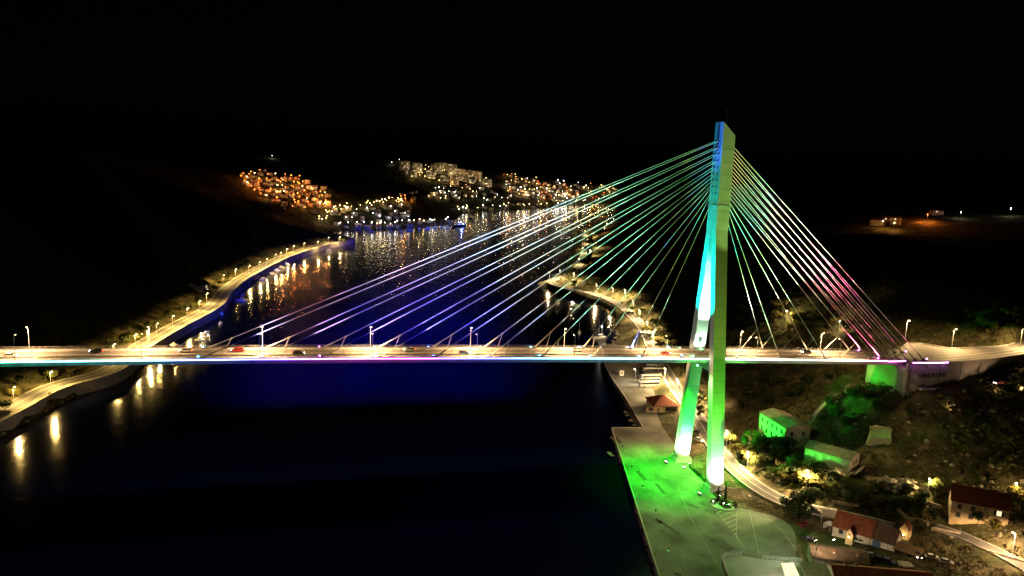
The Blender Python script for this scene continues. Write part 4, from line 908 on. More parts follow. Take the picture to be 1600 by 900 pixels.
# ------------------------------------------------------------------ vegetation
def keep(x, y):
    for (P, wd, z) in ROADS.values():
        if float(poly_sd(np.array([x]), np.array([y]), np.array(P, float), False)[0]) < wd/2+1.2: return False
    return True
HB_ = [(49, 12.5, 12), (49, -18, 11), (70, -68, 11), (30, -65, 16), (70, -18, 5)]
def inpoly(P, n, seed, md=0):
    g = random.Random(seed); xs = [p[0] for p in P]; ys = [p[1] for p in P]; o = []; tries = 0
    while len(o) < n and tries < 6000:
        tries += 1; x, y = g.uniform(min(xs), max(xs)), g.uniform(min(ys), max(ys)); c = False
        for i in range(len(P)):
            a, b_ = P[i], P[(i+1) % len(P)]
            if (a[1] > y) != (b_[1] > y) and x < (b_[0]-a[0])*(y-a[1])/(b_[1]-a[1])+a[0]: c = not c
        if c and all((x-u)**2+((y-v)*1.8)**2 > md*md for u, v in o): o.append((x, y))
    return o
def row_labels(obs, base, per=14):
    bpy.context.view_layer.update()
    def pix(o):
        d = np.array(o.location)-C0; k = d@FW; return 800+FPX*(d@RT)/k, 450-FPX*(d@UP)/k
    Q = sorted([(pix(o)[1], pix(o)[0], i) for i, o in enumerate(obs)]); nr = max(1, round(len(Q)/per)); k = -(-len(Q)//nr)
    for r in range(nr):
        for j, (py_, px_, i) in enumerate(sorted(Q[r*k:(r+1)*k], key=lambda q: q[1])):
            bs = base(obs[i]) if callable(base) else base
            obs[i]['label'] = f'{bs}, {onum(j+1)} from left' + (f' in {onum(r+1)} row down' if nr > 1 else '')
def crown_mesh(name, mname, blobs, nl, size, seed, flat=1.):
    r = random.Random(seed); b = MB()
    for (cx, cy, cz, rx, rz_) in blobs:
        for _ in range(nl):
            while True:
                u = Vector((r.uniform(-1, 1), r.uniform(-1, 1), r.uniform(-1, 1)))
                if .3 < u.length < 1: break
            if r.random() < .6: u = u.normalized()*r.uniform(.75, 1.05)
            p = Vector((cx+u.x*rx, cy+u.y*rx, cz+u.z*rz_)); nrm = (u+Vector((r.uniform(-1, 1), r.uniform(-1, 1), r.uniform(-.4, 1)))).normalized()
            a = nrm.orthogonal().normalized(); a.rotate(Matrix.Rotation(r.uniform(0, 6.3), 3, nrm)); c = nrm.cross(a); s = size*r.uniform(.6, 1.3)
            b.add([p-a*s-c*s*.45, p+a*s*.2-c*s*.6, p+a*s+c*s*.1, p-a*s*.1+c*s*.6], [(0, 1, 2, 3)], mname)
    return b.mesh(name)
def trunk_mesh(name, h, r, limbs, seed):
    g = random.Random(seed); b = MB(); b.tube((0, 0, -.6), (g.uniform(-.2, .2), g.uniform(-.2, .2), h), r, 'bark', 7, r*.5)
    for k in range(limbs):
        t = 2*math.pi*k/limbs+g.uniform(-.4, .4); z = h*g.uniform(.55, .95); b.tube((0, 0, z), (math.cos(t)*h*.45, math.sin(t)*h*.45, z+h*.45), r*.45, 'bark', 5, r*.15)
    return b.mesh(name)
def blobs(n, R, z0, z1, br_, seed):
    g = random.Random(seed); return [(g.uniform(-R, R), g.uniform(-R, R), g.uniform(z0, z1), br_*g.uniform(.7, 1.2), br_*g.uniform(.55, .9)) for _ in range(n)]
TREES = {}
for nm, mats_, bl, nl, sz, th, tr in [
   ('broad', 'leaf', blobs(9, 1.9, 3.2, 5.6, 1.5, 1), 110, .3, 3.2, .2), ('broad_b', 'leaf_y', blobs(8, 1.7, 2.6, 5.2, 1.4, 2), 110, .3, 2.8, .18), ('tall', 'leaf_d', blobs(9, 1.2, 2.4, 7.4, 1.35, 3), 110, .32, 3.5, .2),
   ('round', 'leaf_d', blobs(10, 1.8, 2.4, 4.8, 1.7, 4), 120, .32, 2.6, .25), ('bush', 'leaf_y', blobs(5, 1.0, .5, 1.6, .9, 5), 80, .22, .6, .08), ('pine', 'leaf_d', [(0, 0, 3+.62*k, 1.9-.2*k, .5) for k in range(8)], 90, .3, 7, .2),
   ('cypress', 'leaf_d', [(0, 0, .7+.62*k, .62-.055*k, .5) for k in range(9)], 70, .2, 3, .12), ('umbrella', 'leaf_y', blobs(7, 2.3, 4.8, 5.6, 1.3, 8), 110, .28, 4.6, .2)]:
    TREES[nm] = (crown_mesh('crown_'+nm, mats_, bl, nl, sz, hash(nm) % 97 if False else len(nm)*7+3), trunk_mesh('trunk_'+nm, th, tr, 4 if nm not in ('cypress', 'bush') else 0 or 3, 11))
TN = dict(broad='broadleaf_tree', broad_b='broadleaf_tree', tall='tall_tree', round='round_tree', bush='bush', pine='conifer_tree', cypress='cypress_tree', umbrella='umbrella_tree')
def tree(kind, x, y, label, scale=1., group=None, z=None, dz=0.):
    cr, tk = TREES[kind]; t = thing(TN[kind], label, 'bush' if kind == 'bush' else 'tree', (x, y, (tz(x, y) if z is None else z)+dz), rnd.uniform(0, 6.3), group)
    t.scale = (scale*rnd.uniform(.85, 1.15), scale*rnd.uniform(.85, 1.15), scale*rnd.uniform(.9, 1.15))
    link('crown', cr, t); link('trunk', tk, t); return t
# along the left shore road, hill side and a few on the sea side
Lr = RL['shore_road']; acc = 0
for i in range(1, len(Lr)-1):
    p = Vector(Lr[i]); tt = (Vector(Lr[i+1])-Vector(Lr[i-1])).normalized(); nn = Vector((-tt.y, tt.x))
    if p.y < 90: continue
    if i % 2 == 0 or p.y > 420:
        q = p+nn*rnd.uniform(7.5, 12); tree(rnd.choice(['broad', 'broad_b', 'bush', 'bush', 'tall']), q.x, q.y, 'tree lit golden by the lamps on the hill side of the left shore road', rnd.uniform(.55, 1.05), 'trees on the hill side of the left shore road')
    if i % 9 == 4:
        q = p-nn*rnd.uniform(6, 7); tree(rnd.choice(['broad', 'bush', 'round']), q.x, q.y, 'small tree standing between the left shore road and the water', rnd.uniform(.45, .75), 'trees on the water side of the left shore road')
for px, py, kd, s, lab in [(22, 622, 'broad_b', 1.05, 'glowing yellow tree by the lamp at the lower left edge'), (82, 596, 'broad', 1.1, 'glowing yellow green tree by the second lamp on the lower left'), (176, 548, 'round', .9, 'bright lime green tree poking above the deck on the left'),
     (208, 537, 'broad', 1.1, 'yellow lit tree beside the deck where the left shore road passes'), (357, 466, 'round', .95, 'dark tree silhouetted on the jetty by the bright bend'), (350, 474, 'round', .8, 'second dark tree silhouetted on the jetty'), (8, 640, 'round', .9, 'dark tree in the lower left corner')]:
    p = at(px, py, 6); tree(kd, p[0], p[1], lab, s)
for px, py, s in [(497, 374, 1.3), (512, 370, 1.6), (522, 372, 1.7), (530, 374, 1.5), (538, 376, 1.2), (505, 377, 1.1)]:
    p = at(px, py+4, 6); tree(rnd.choice(['broad', 'broad_b', 'tall']), p[0], p[1], 'golden lit tree on the tip of the left headland', s, 'trees on the tip of the left headland', z=4.5)
TT = [o for o in COL.objects if o.get('group') == 'trees on the hill side of the left shore road']; TT.sort(key=lambda o: o.location.y)
for i, o in enumerate(TT): o['label'] = 'golden lit tree above the left shore road, %s from the near end' % ONUM(i+1)
TT = [o for o in COL.objects if o.get('group') == 'trees on the water side of the left shore road']; TT.sort(key=lambda o: o.location.y)
for i, o in enumerate(TT): o['label'] = 'small tree on the water side of the left shore road, %s from near end' % ONUM(i+1)
row_labels([o for o in COL.objects if o.get('group') == 'trees on the tip of the left headland'], 'golden lit tree on the left headland tip', 12)
row_labels(MB_, 'white boat in the far marina', 12)
# right coast road
Lr = RL['coast_road']
for i in range(2, len(Lr)-1):
    p = Vector(Lr[i]); tt = (Vector(Lr[i+1])-Vector(Lr[i-1])).normalized(); nn = Vector((-tt.y, tt.x))
    if p.y < 40 or p.y > 960: continue
    if p.y > 540 or i % 3 == 0:
        q = p+nn*rnd.uniform(6, 9.5)*(1 if p.y < 540 else rnd.choice([1, 1, -1])); tree(rnd.choice(['broad', 'broad_b', 'umbrella', 'bush']), q.x, q.y,
             'tree glowing gold on the far spit right of the inlet' if p.y > 540 else 'lit tree on the land side of the right coast road', rnd.uniform(.7, 1.1)*(1.25 if p.y > 540 else 1), 'trees on the far spit' if p.y > 540 else 'trees beside the right coast road')
for gname, lb in (('trees on the far spit', 'golden tree on the far spit, %s from the far end'), ('trees beside the right coast road', 'lit tree beside the right coast road, %s from the far end')):
    TT = sorted([o for o in COL.objects if o.get('group') == gname], key=lambda o: -o.location.y)
    for i, o in enumerate(TT): o['label'] = lb % onum(i+1)
for px, py, kd, s, lab in [(870, 438, 'broad', .9, 'bright green tree at the tip of the right headland'), (897, 447, 'round', 1.0, 'bright green tree in the middle of the right headland'), (985, 488, 'broad', 1., 'yellow green tree beside the bend of the coast road'), (998, 497, 'broad', 1.1, 'larger yellow green tree beside the bend of the coast road'),
     (1010, 522, 'broad_b', 1.2, 'pale brown tree left of the pylon just above the deck'), (1026, 540, 'broad_b', 1.2, 'pale brown tree nearest the deck left of the pylon'), (1090, 636, 'tall', 1.1, 'yellow lit tree seen between the pylon legs'), (1093, 655, 'tall', .9, 'second yellow lit tree between the pylon legs'),
     (1140, 700, 'broad_b', 1.2, 'golden tree beside the foot of the pylon'), (1150, 715, 'broad_b', 1.15, 'golden tree on the road bank right of the pylon'), (1168, 728, 'broad_b', 1.25, 'golden tree under the road lamp right of the pylon'), (1180, 738, 'broad', 1.0, 'green and gold tree at the bend of the road'),
     (1190, 712, 'round', 1.3, 'dark green tree below the farther green lit house'), (1212, 728, 'tall', 1.2, 'dark tree between the road and the two green lit houses'), (1225, 712, 'round', 1.3, 'large dark green tree at the corner of the farther green lit house'), (1240, 735, 'round', 1.2, 'dark tree left of the nearer green lit house'), (1222, 750, 'broad', 1.1, 'green tree above the golden thicket'),
     (1250, 762, 'broad_b', 1.1, 'golden tree left of the yellow lamp in the thicket'), (1268, 768, 'broad_b', 1.2, 'golden tree under the yellow lamp in the thicket'), (1282, 772, 'broad_b', 1., 'golden tree right of the yellow lamp in the thicket'), (1276, 748, 'round', 1., 'dark tree in front of the nearer green lit house'), (1300, 760, 'round', 1., 'dark tree below the facade of the nearer green lit house'),
     (1232, 806, 'round', 1.2, 'dark round tree, leftmost of the clump by the quay entrance'), (1248, 800, 'round', 1.25, 'dark round tree in the middle of the clump by the quay entrance'), (1266, 800, 'round', 1.3, 'dark round tree, rightmost of the clump by the quay entrance'), (1252, 818, 'round', 1.25, 'dark round tree in front of the clump by the quay entrance'),
     (1330, 800, 'round', 1.2, 'dark green tree behind the red roofed workshop'), (1345, 790, 'round', 1.2, 'green tree in the garden left of the stone walls'), (1365, 800, 'broad', 1., 'leafy tree in the middle of the dark garden'), (1392, 800, 'tall', .9, 'slim tree in the middle of the dark garden'), (1420, 812, 'round', .9, 'small round tree in the garden below the white house'),
     (1526, 830, 'round', .8, 'round bush in front of the ochre house'), (1546, 838, 'bush', 1.6, 'low bush in front of the ochre house'), (1582, 790, 'broad_b', 1.2, 'golden tree beside the right gable of the ochre house'), (1594, 800, 'broad_b', 1.2, 'golden tree at the right edge beyond the ochre house'), (1466, 780, 'broad', 1., 'green lit tree left of the ochre house'),
     (1455, 778, 'broad', .9, 'green lit bush below the bright rock face'), (1222, 497, 'umbrella', 1.9, 'glowing yellow tree on the hillside behind the bridge'), (1213, 502, 'broad_b', 1., 'orange lit bush left of the glowing hillside tree'), (1250, 520, 'bush', 1.8, 'amber lit bush right of the glowing hillside tree'),
     (1290, 505, 'broad_b', 1.1, 'amber lit tree on the hillside left of the pink stays'), (1305, 512, 'broad_b', 1., 'amber lit tree under the hillside lamp'), (1280, 512, 'bush', 1.8, 'amber lit bush on the hillside left of the pink stays')]:
    h_ = hits([(px, py)])[0]
    if h_: tree(kd, h_[0], h_[1], lab, s, dz=-.2)
for P, n, sd, kinds, base, grp, sc_ in [([(1140, 690), (1200, 685), (1335, 752), (1300, 780), (1210, 765), (1150, 735)], 34, 31, ['round', 'broad', 'tall', 'bush', 'broad_b'], 'leafy tree between road and green houses', 'trees between the road and the green lit houses', .95),
      ([(1290, 780), (1470, 785), (1482, 835), (1440, 838), (1340, 800)], 26, 32, ['round', 'bush', 'broad', 'tall'], 'dark garden tree', 'trees in the dark gardens', .8), ([(1150, 480), (1345, 490), (1345, 538), (1150, 538)], 34, 33, ['broad_b', 'bush', 'umbrella', 'round'], 'tree on hillside behind the bridge', 'trees on the hillside behind the bridge', 1.1),
      ([(1145, 590), (1330, 585), (1255, 640), (1150, 660)], 34, 34, ['round', 'tall', 'bush'], 'dark tree on slope below deck', 'dark trees on the slope below the deck', .9), ([(1290, 610), (1370, 600), (1400, 690), (1350, 690), (1280, 660)], 18, 36, ['round', 'bush'], 'shrub on slope below abutment', 'shrubs below the abutment', .8),
      ([(1400, 640), (1600, 610), (1600, 745), (1490, 745)], 36, 35, ['bush', 'round', 'bush', 'broad'], 'shrub on far right slope', 'shrubs on the right slope', .75), ([(1420, 505), (1600, 500), (1600, 535), (1420, 530)], 22, 37, ['bush', 'broad_b', 'broad'], 'amber lit shrub above approach road', 'shrubs above the approach road', .9)]:
    TT = []
    for h_ in hits(inpoly(P, n, sd, 7)):
        if h_ and keep(h_[0], h_[1]) and not any(math.hypot(h_[0]-hx, h_[1]-hy) < hr for hx, hy, hr in HB_[:3]) and float(poly_sd(np.array([h_[0]]), np.array([h_[1]]), np.array(AR_NEAR+AR_FAR[::-1], float))[0]) > 1.5 and h_[2] > 3.2:
            TT.append(tree(rnd.choice(kinds), h_[0], h_[1], base, sc_*rnd.uniform(.75, 1.2), grp, dz=-.15))
    row_labels(TT, base, 12)
# planter in front of the pylon
pc = at(1131, 789, 2.5); t = thing('round_planter', 'round kerbed planter full of dark shrubs in front of the pylon', 'planter', (pc[0], pc[1], 2.5))
b = MB(); b.lathe([(5.4, 0), (5.4, .35), (5.1, .36), (5.1, .2)], 'kerb', 28); b.obj('kerb_ring', t)
tag(link('shrubs', crown_mesh('shrubs', 'leaf_d', [(4.2*math.cos(k*1.1)*(.3+.7*(k % 3)/2), 4.2*math.sin(k*1.1)*(.3+.7*(k % 3)/2), .7, 1.2, .7) for k in range(18)], 80, .24, 5), t), kind='stuff')
tree('cypress', pc[0]-1.5, pc[1]+2.2, 'left dark cypress in the round planter', .95, None, 2.6); tree('cypress', pc[0]+1.8, pc[1]+2.6, 'right dark cypress in the round planter', 1.15, None, 2.6)
for i, (px, py) in enumerate([(1114, 790), (1130, 793)]):
    p = at(px, py, 2.5); t = thing('bollard_light', ['white bollard light on the left rim of the planter', 'white bollard light on the front rim of the planter'][i], 'light', (p[0], p[1], 2.5)); b = MB(); b.tube((0, 0, 0), (0, 0, 1.6), .1, 'white', 8); b.obj('post', t); b = MB(); lamp_bulb(b, (0, 0, 1.7), .18, 'bulb_n'); b.obj('lamp_lens', t)
# scrub, rocks
def scatter_scrub(name, region, n, seed, smin, smax, mname, minz=5.5, nl=7):
    g = random.Random(seed); b = MB(); xs = np.array([g.uniform(region[0], region[1]) for _ in range(n*3)]); ys = np.array([g.uniform(region[2], region[3]) for _ in range(n*3)])
    zs = terr(xs, ys); sd = poly_sd(xs, ys, WP); ar = poly_sd(xs, ys, np.array(AR_NEAR+AR_FAR[::-1], float)); rd = np.full(xs.shape, 99.)
    for (P, wd, z) in ROADS.values(): rd = np.minimum(rd, poly_sd(xs, ys, np.array(P, float), False)-wd/2)
    c = 0
    for x, y, z, s_, a_, r_ in zip(xs, ys, zs, sd, ar, rd):
        if c >= n: break
        if z < minz or s_ < 4 or a_ < 1.2 or r_ < 1.5 or any(math.hypot(x-hx, y-hy) < hr for hx, hy, hr in HB_): continue
        c += 1; R = g.uniform(smin, smax)
        for _ in range(nl):
            u = Vector((g.gauss(0, .5), g.gauss(0, .5), abs(g.gauss(.3, .35)))); p = Vector((x, y, z))+u*R; nrm = (u+Vector((g.uniform(-1, 1), g.uniform(-1, 1), .3))).normalized()
            a = nrm.orthogonal().normalized(); a.rotate(Matrix.Rotation(g.uniform(0, 6.3), 3, nrm)); cc = nrm.cross(a); s = R*.38*g.uniform(.6, 1.3)
            b.add([p-a*s-cc*s*.5, p+a*s*.2-cc*s*.6, p+a*s+cc*s*.1, p-a*s*.1+cc*s*.6], [(0, 1, 2, 3)], mname)
    return tag(b.obj(name), 'dense low scrub covering the slope', 'scrub', None, 'stuff')
scatter_scrub('hillside_scrub', (24, 215, -140, 60), 4600, 3, .7, 1.7, 'scrub', nl=14)['label'] = 'dry scrub covering the slope below the bridge on the right'
scatter_scrub('upper_scrub', (60, 260, 14, 140), 1600, 4, .9, 2.0, 'scrub', nl=11)['label'] = 'dry scrub covering the cut slope behind the approach road'
scatter_scrub('coast_scrub', (40, 200, 130, 480), 1200, 5, 1., 2.4, 'leaf_d', nl=10)['label'] = 'dark maquis covering the hillside behind the bridge'
scatter_scrub('shore_scrub', (-420, -130, 60, 760), 1500, 6, 1.2, 2.8, 'scrub', nl=9)['label'] = 'scrub covering the slope above the left shore road'
def rocks(name, pts, seed, label):
    g = random.Random(seed); b = MB()
    for x, y, z, s in pts:
        bm_v = [Vector((g.uniform(.6, 1.1)*a, g.uniform(.6, 1.1)*c, g.uniform(.5, .9)*d)) for a, c, d in ((1, 0, 0), (0, 1, 0), (-1, 0, 0), (0, -1, 0), (0, 0, 1), (0, 0, -1), (.7, .7, .4), (-.7, .7, .4), (-.7, -.7, .4), (.7, -.7, .4))]
        bm = bmesh.new(); [bm.verts.new(v) for v in bm_v]; bmesh.ops.convex_hull(bm, input=bm.verts); bm.verts.index_update()
        vv = [v for v in bm.verts if v.link_faces]; ix = {v: k for k, v in enumerate(vv)}; a = g.uniform(0, 6.3); ca, sa = math.cos(a), math.sin(a)
        b.add([(x+s*(v.co.x*ca-v.co.y*sa), y+s*(v.co.x*sa+v.co.y*ca), z+s*v.co.z) for v in vv], [tuple(ix[v] for v in f.verts) for f in bm.faces], 'rock'); bm.free()
    return tag(b.obj(name), label, 'rocks', None, 'stuff')
g = random.Random(5); pts = []
for i in range(2, 16):
    A, B_ = Vector(WATER[i]), Vector(WATER[i+1]); n = int((B_-A).length/2.6)
    for k in range(n):
        q = A.lerp(B_, (k+g.random())/n); pts.append((q.x+g.uniform(-1.5, 2.2), q.y+g.uniform(-1.5, 1.5), g.uniform(-.2, .8), g.uniform(.5, 1.6)))
for i in range(37, 46):
    A, B_ = Vector(WATER[i]), Vector(WATER[i+1]); n = int((B_-A).length/2.6)
    for k in range(n): q = A.lerp(B_, (k+g.random())/n); pts.append((q.x+g.uniform(-2.5, 1.5), q.y+g.uniform(-1.5, 1.5), g.uniform(-.2, .8), g.uniform(.5, 1.6)))
rocks('shore_rocks', pts, 6, 'tumbled rocks lining the water edge')
pts = []
for _ in range(420):
    x, y = g.uniform(55, 190), g.uniform(-120, 12)
    pts.append((x, y, tz(x, y), g.uniform(.3, 1.4)*(1.6 if x > 95 and y < -35 else 1)))
rocks('rock_face', [(ROCKF[0]-6+g.uniform(-7, 5), ROCKF[1]+5+g.uniform(-3, 4), ROCKF[2]+g.uniform(-.5, 3.), g.uniform(.9, 2.4)) for _ in range(46)], 9, 'bright limestone boulders under the lamp left of the ochre house')
rocks('slope_rocks', [p for p in pts if keep(p[0], p[1]) and not any(math.hypot(p[0]-hx, p[1]-hy) < hr for hx, hy, hr in HB_) and p[2] > 8 and float(poly_sd(np.array([p[0]]), np.array([p[1]]), np.array(AR_NEAR+AR_FAR[::-1], float))[0]) > 2], 8, 'pale limestone rocks scattered over the right slope')
p = at(1296, 818, 4); t = thing('yard_canopy', 'pale green grey canopy left of the red roofed workshop', 'canopy', (p[0], p[1], tz(p[0], p[1])), -.6)
b = MB(); b.hexa([(-3, -2.4, 2.7), (3, -2.4, 2.7), (3, 2.4, 3.1), (-3, 2.4, 3.1)], [(-3, -2.4, 2.85), (3, -2.4, 2.85), (3, 2.4, 3.25), (-3, 2.4, 3.25)], 'stucco_p'); b.obj('roof', t)
for x in (-2.8, 2.8):
    for y in (-2.2, 2.2):
        b = MB(); b.tube((x, y, -1), (x, y, 2.9), .07, 'white', 6); b.obj('post', t)
p = at(1295, 829, 4); t = thing('market_tent', 'small bright white tent lit beside the corner of the workshop', 'tent', (p[0], p[1], tz(p[0], p[1])), .3)
b = MB(); b.add([(-1.5, -1.5, 2.1), (1.5, -1.5, 2.1), (1.5, 1.5, 2.1), (-1.5, 1.5, 2.1), (0, 0, 3.2)], [(0, 1, 4), (1, 2, 4), (2, 3, 4), (3, 0, 4), (3, 2, 1, 0)], 'white'); b.obj('canopy', t)
b = MB(); b.box((0, 1.45, 1.), (2.8, .06, 2.1), 'white'); b.obj('back_sheet', t)
for x in (-1.4, 1.4):
    b = MB(); b.tube((x, -1.4, -.5), (x, -1.4, 2.1), .05, 'white', 6); b.obj('post', t)
point('tent_light', t, (0, -2.6, 2.2), (1, .95, .85), 260, .1)
for o_, dz_, wt_ in (('porch', 4.2, 140), ('gable_shed', 4.6, 200)):
    ob = [o for o in COL.objects if o.name == o_][0]; b = MB(); b.box((-2.6 if o_ == 'gable_shed' else -2.2, 0, 2.6), (.25, .25, .25), 'bulb_w'); b.obj('wall_lamp', ob); point('lamp_light', ob, (-3.4, 0, 2.8), (1, .72, .3), wt_, .1)
# low garden walls of stone right of the workshop, each its own
for i, (pa, pb, lab) in enumerate([((1330, 768), (1420, 772), 'dry stone garden wall under the bright rock face'), ((1302, 790), (1340, 800), 'pale garden wall behind the red roofed workshop'), ((1420, 780), (1470, 800), 'short stone wall left of the ochre house'), ((1545, 872), (1600, 884), 'orange lit wall at the lower right corner beside the lane'), ((1400, 806), (1450, 822), 'ruined stone wall in the dark garden below the ochre house'), ((1455, 830), (1500, 842), 'low wall along the upper end of the lane'), ((1350, 748), (1412, 758), 'pale retaining wall above the bright boulders')]):
    ha, hb = hits([pa, pb]); n = 14; t = thing('garden_wall', lab, 'wall', ha); b = MB()
    for k in range(n):
        x, y = ha[0]+(hb[0]-ha[0])*(k+.5)/n, ha[1]+(hb[1]-ha[1])*(k+.5)/n; L = math.hypot(hb[0]-ha[0], hb[1]-ha[1])/n
        b.box((x-ha[0], y-ha[1], tz(x, y)-ha[2]+.2), (L*.97, .5, 1.8+.15*rnd.random()), 'stone', math.atan2(hb[1]-ha[1], hb[0]-ha[0]))
    b.obj('stonework', t)
# house on the left shore
h_ = at(326, 458, 6); house('shore_house', 'dark roofed house with one lit window above the left shore road', 'house', (h_[0]-8, h_[1]+2, 6), RZ(62), 15, 10, 7, 2.6, 'stucco_p', 'tile_b', wins=[('s', -3, 5, 1.4, 1.6, 'dark'), ('s', 3.4, 5, 1.4, 1.8, 'lit'), ('s', 4.5, 1.7, 2.2, 2.6, 'lit'), ('w', 0, 4.6, 1.4, 1.6, 'dark')])
h_ = at(330, 452, 8); house('shore_house', 'low shed with flat roof left of the dark roofed shore house', 'shed', (h_[0]-26, h_[1]-6, 8), RZ(62), 10, 7, 4, 0, 'stucco_p', 'concrete', kind='flat')
h_ = at(272, 539, 4); t = thing('gazebo', 'white tented gazebo at the water edge just above the deck on the left', 'gazebo', (h_[0], h_[1], 1.2)); b = MB(); b.lathe([(2.6, 3.0), (1.2, 3.6), (.05, 4.8)], 'white', 8); b.obj('canopy', t)
for k in range(4):
    b = MB(); b.tube((1.9*math.cos(k*1.57+.78), 1.9*math.sin(k*1.57+.78), -2.5), (1.9*math.cos(k*1.57+.78), 1.9*math.sin(k*1.57+.78), 3.1), .08, 'white', 6); b.obj('post', t)
# ------------------------------------------------------------------ far town
def town_house_mesh(i, wall, roof, lit):
    g = random.Random(i); L, W, H, rs = g.uniform(9, 13), g.uniform(8, 10), g.choice([5.5, 6, 8.5]), g.uniform(1.8, 2.6); b = MB()
    b.box((0, 0, H/2-2), (L, W, H+4), wall); l, w_ = L/2+.4, W/2+.4
    b.add([(-l, -w_, H), (l, -w_, H), (l, w_, H), (-l, w_, H), (-l+2.5, 0, H+rs), (l-2.5, 0, H+rs)], [(0, 1, 5, 4), (1, 2, 5), (2, 3, 4, 5), (3, 0, 4), (3, 2, 1, 0)], roof)
    for z in np.arange(1.6, H-1, 2.8):
        for x in np.arange(-L/2+1.7, L/2-1, 2.8): b.box((x, -W/2, z), (1.2, .14, 1.4), 'litwin' if g.random() < lit else 'glass')
    for y in (-2, 2): b.box((L/2, y, H*.6), (.14, 1.2, 1.4), 'litwin' if g.random() < lit else 'glass')
    return b.mesh('town_house')
TH = [town_house_mesh(20+i, ['stucco_w', 'stucco_o', 'stucco_p', 'stucco_w', 'stucco_g', 'stucco_o'][i], ['tile', 'tile_d', 'tile', 'tile_d', 'tile_b', 'tile'][i], .08) for i in range(6)]
def block_parts(i):
    g = random.Random(50+i); L, W, st = g.uniform(18, 30), 13, g.choice([5, 6, 7, 9]); H = st*2.9; b = MB(); b.box((0, 0, H/2-2), (L, W, H+4), 'stucco_w'); wl = b.mesh('block_wall')
    b = MB(); b.box((0, 0, H+.3), (L+.5, W+.5, .6), 'concrete'); b.box((2, 0, H+1.6), (4, 4, 2), 'stucco_g'); rf = b.mesh('block_roof')
    b = MB()
    for z in range(st):
        for x in np.arange(-L/2+2, L/2-1.4, 3.): b.box((x, -W/2, z*2.9+1.6), (1.5, .16, 1.5), 'litwin' if g.random() < .16 else 'glass')
    wn = b.mesh('block_windows'); b = MB()
    for z in range(1, st):
        for x in np.arange(-L/2+4, L/2-2, 8.): b.box((x, -W/2-.7, z*2.9+.3), (4, 1.4, .9), 'stucco_p')
    return wl, rf, wn, b.mesh('block_balconies')
BK = [block_parts(i) for i in range(4)]
HW = ['white', 'ochre', 'cream', 'white', 'grey', 'ochre']
def town_houses(P, n, seed, label, group, md=6, scale=1.):
    out = []
    for h in hits(inpoly(P, n, seed, md), dmin=700):
        if not h or h[2] < 1: continue
        a = math.atan2(h[1]-CY, h[0]-CX)-math.pi/2+rnd.uniform(-.6, .6)
        o = link('town_house', rnd.choice(TH), None, (h[0], h[1], h[2]), a); o.scale = (scale,)*3; tag(o, label, 'house', group); out.append(o); o.scale = (scale*.68,)*3
    row_labels(out, lambda o: f'{HW[TH.index(o.data)]} walled '+label)
    return out
TL = {}; TOWN = .095
def town_lamp(h, label, group, col, bulb, watts, hgt=7., br_=.55, front=9.):
    d = Vector((CX-h[0], CY-h[1], 0)).normalized()*front; x, y = h[0]+d.x, h[1]+d.y; z = tz(x, y)
    if z < .6: x, y, z = h[0], h[1], max(h[2], 1)
    t = thing('town_lamp', label, 'lamp', (x, y, z), 0, group); key = (bulb, br_, hgt)
    if key not in TL:
        b = MB(); b.tube((0, 0, -1), (0, 0, hgt), .13, 'steel', 5); p = b.mesh('lamp_pole'); b = MB(); lamp_bulb(b, (0, 0, hgt+.3), br_, bulb); TL[key] = (p, b.mesh('lamp_bulb'), {})
    p, q, ld = TL[key]; link('pole', p, t); link('lamp_lens', q, t)
    k = (col, watts)
    if k not in ld:
        l = bpy.data.lights.new('town_light', 'POINT'); l.energy = watts; l.color = col; l.shadow_soft_size = .4; ld[k] = l
    link('lamp_light', ld[k], t, (0, 0, hgt-1.)); return t
OR_, YE, WH = (1, .24, .035), (1, .72, .3), (1, .92, .78)
def lamps_in(P, n, seed, label, group, cols, watts, md=4, br_=.55):
    g = random.Random(seed); out = []
    for h in hits(inpoly(P, n, seed, md), dmin=700):
        if not h or h[2] < .5: continue
        c, bb = g.choice(cols); out.append(town_lamp(h, label, group, c, bb, watts*TOWN*g.choice([.5, 1, 1, 1.6]), br_=br_*g.choice([.8, 1, 1.3])))
    row_labels(out, label, 16)
PA = [(372, 274), (407, 269), (470, 280), (512, 298), (515, 322), (490, 334), (445, 327), (392, 300)]
town_houses(PA, 62, 1, 'orange lit house on left hill', 'orange lit hill houses', 7)
lamps_in(PA, 72, 2, 'orange street lamp on the left hill', 'orange lamps on the left hill', [(OR_, 'bulb_o'), (OR_, 'bulb_o'), ((1, .45, .12), 'bulb_o'), ((1, .5, .18), 'bulb_w')], 34000)
PB = [(500, 352), (497, 340), (520, 325), (560, 318), (600, 314), (640, 312), (640, 319), (600, 321), (560, 326), (526, 332), (508, 350)]
lamps_in(PB, 40, 3, 'yellow lamp on the marina road', 'lamps on the marina road', [(YE, 'bulb_y'), (YE, 'bulb_w')], 9000, 3)
town_houses([(515, 330), (560, 328), (640, 322), (640, 342), (560, 345), (520, 345)], 24, 4, 'dim house above the marina', 'dim houses above the marina', 8)
lamps_in([(515, 330), (560, 328), (640, 322), (640, 342), (560, 345), (520, 345)], 14, 5, 'white lamp above the marina', 'white lamps above the marina', [(WH, 'bulb_n')], 3500, 8, .5)
town_houses([(620, 300), (650, 300), (650, 316), (620, 316)], 5, 15, 'orange lit house above the marina', 'orange houses above the marina', 6)
lamps_in([(626, 308), (646, 308), (646, 318), (626, 318)], 3, 16, 'orange lamp above the marina', 'orange lamps above the marina', [(OR_, 'bulb_o')], 70000, 5)
PC = [(525, 353), (560, 351), (640, 348), (700, 344), (704, 350), (640, 357), (560, 359), (525, 358)]
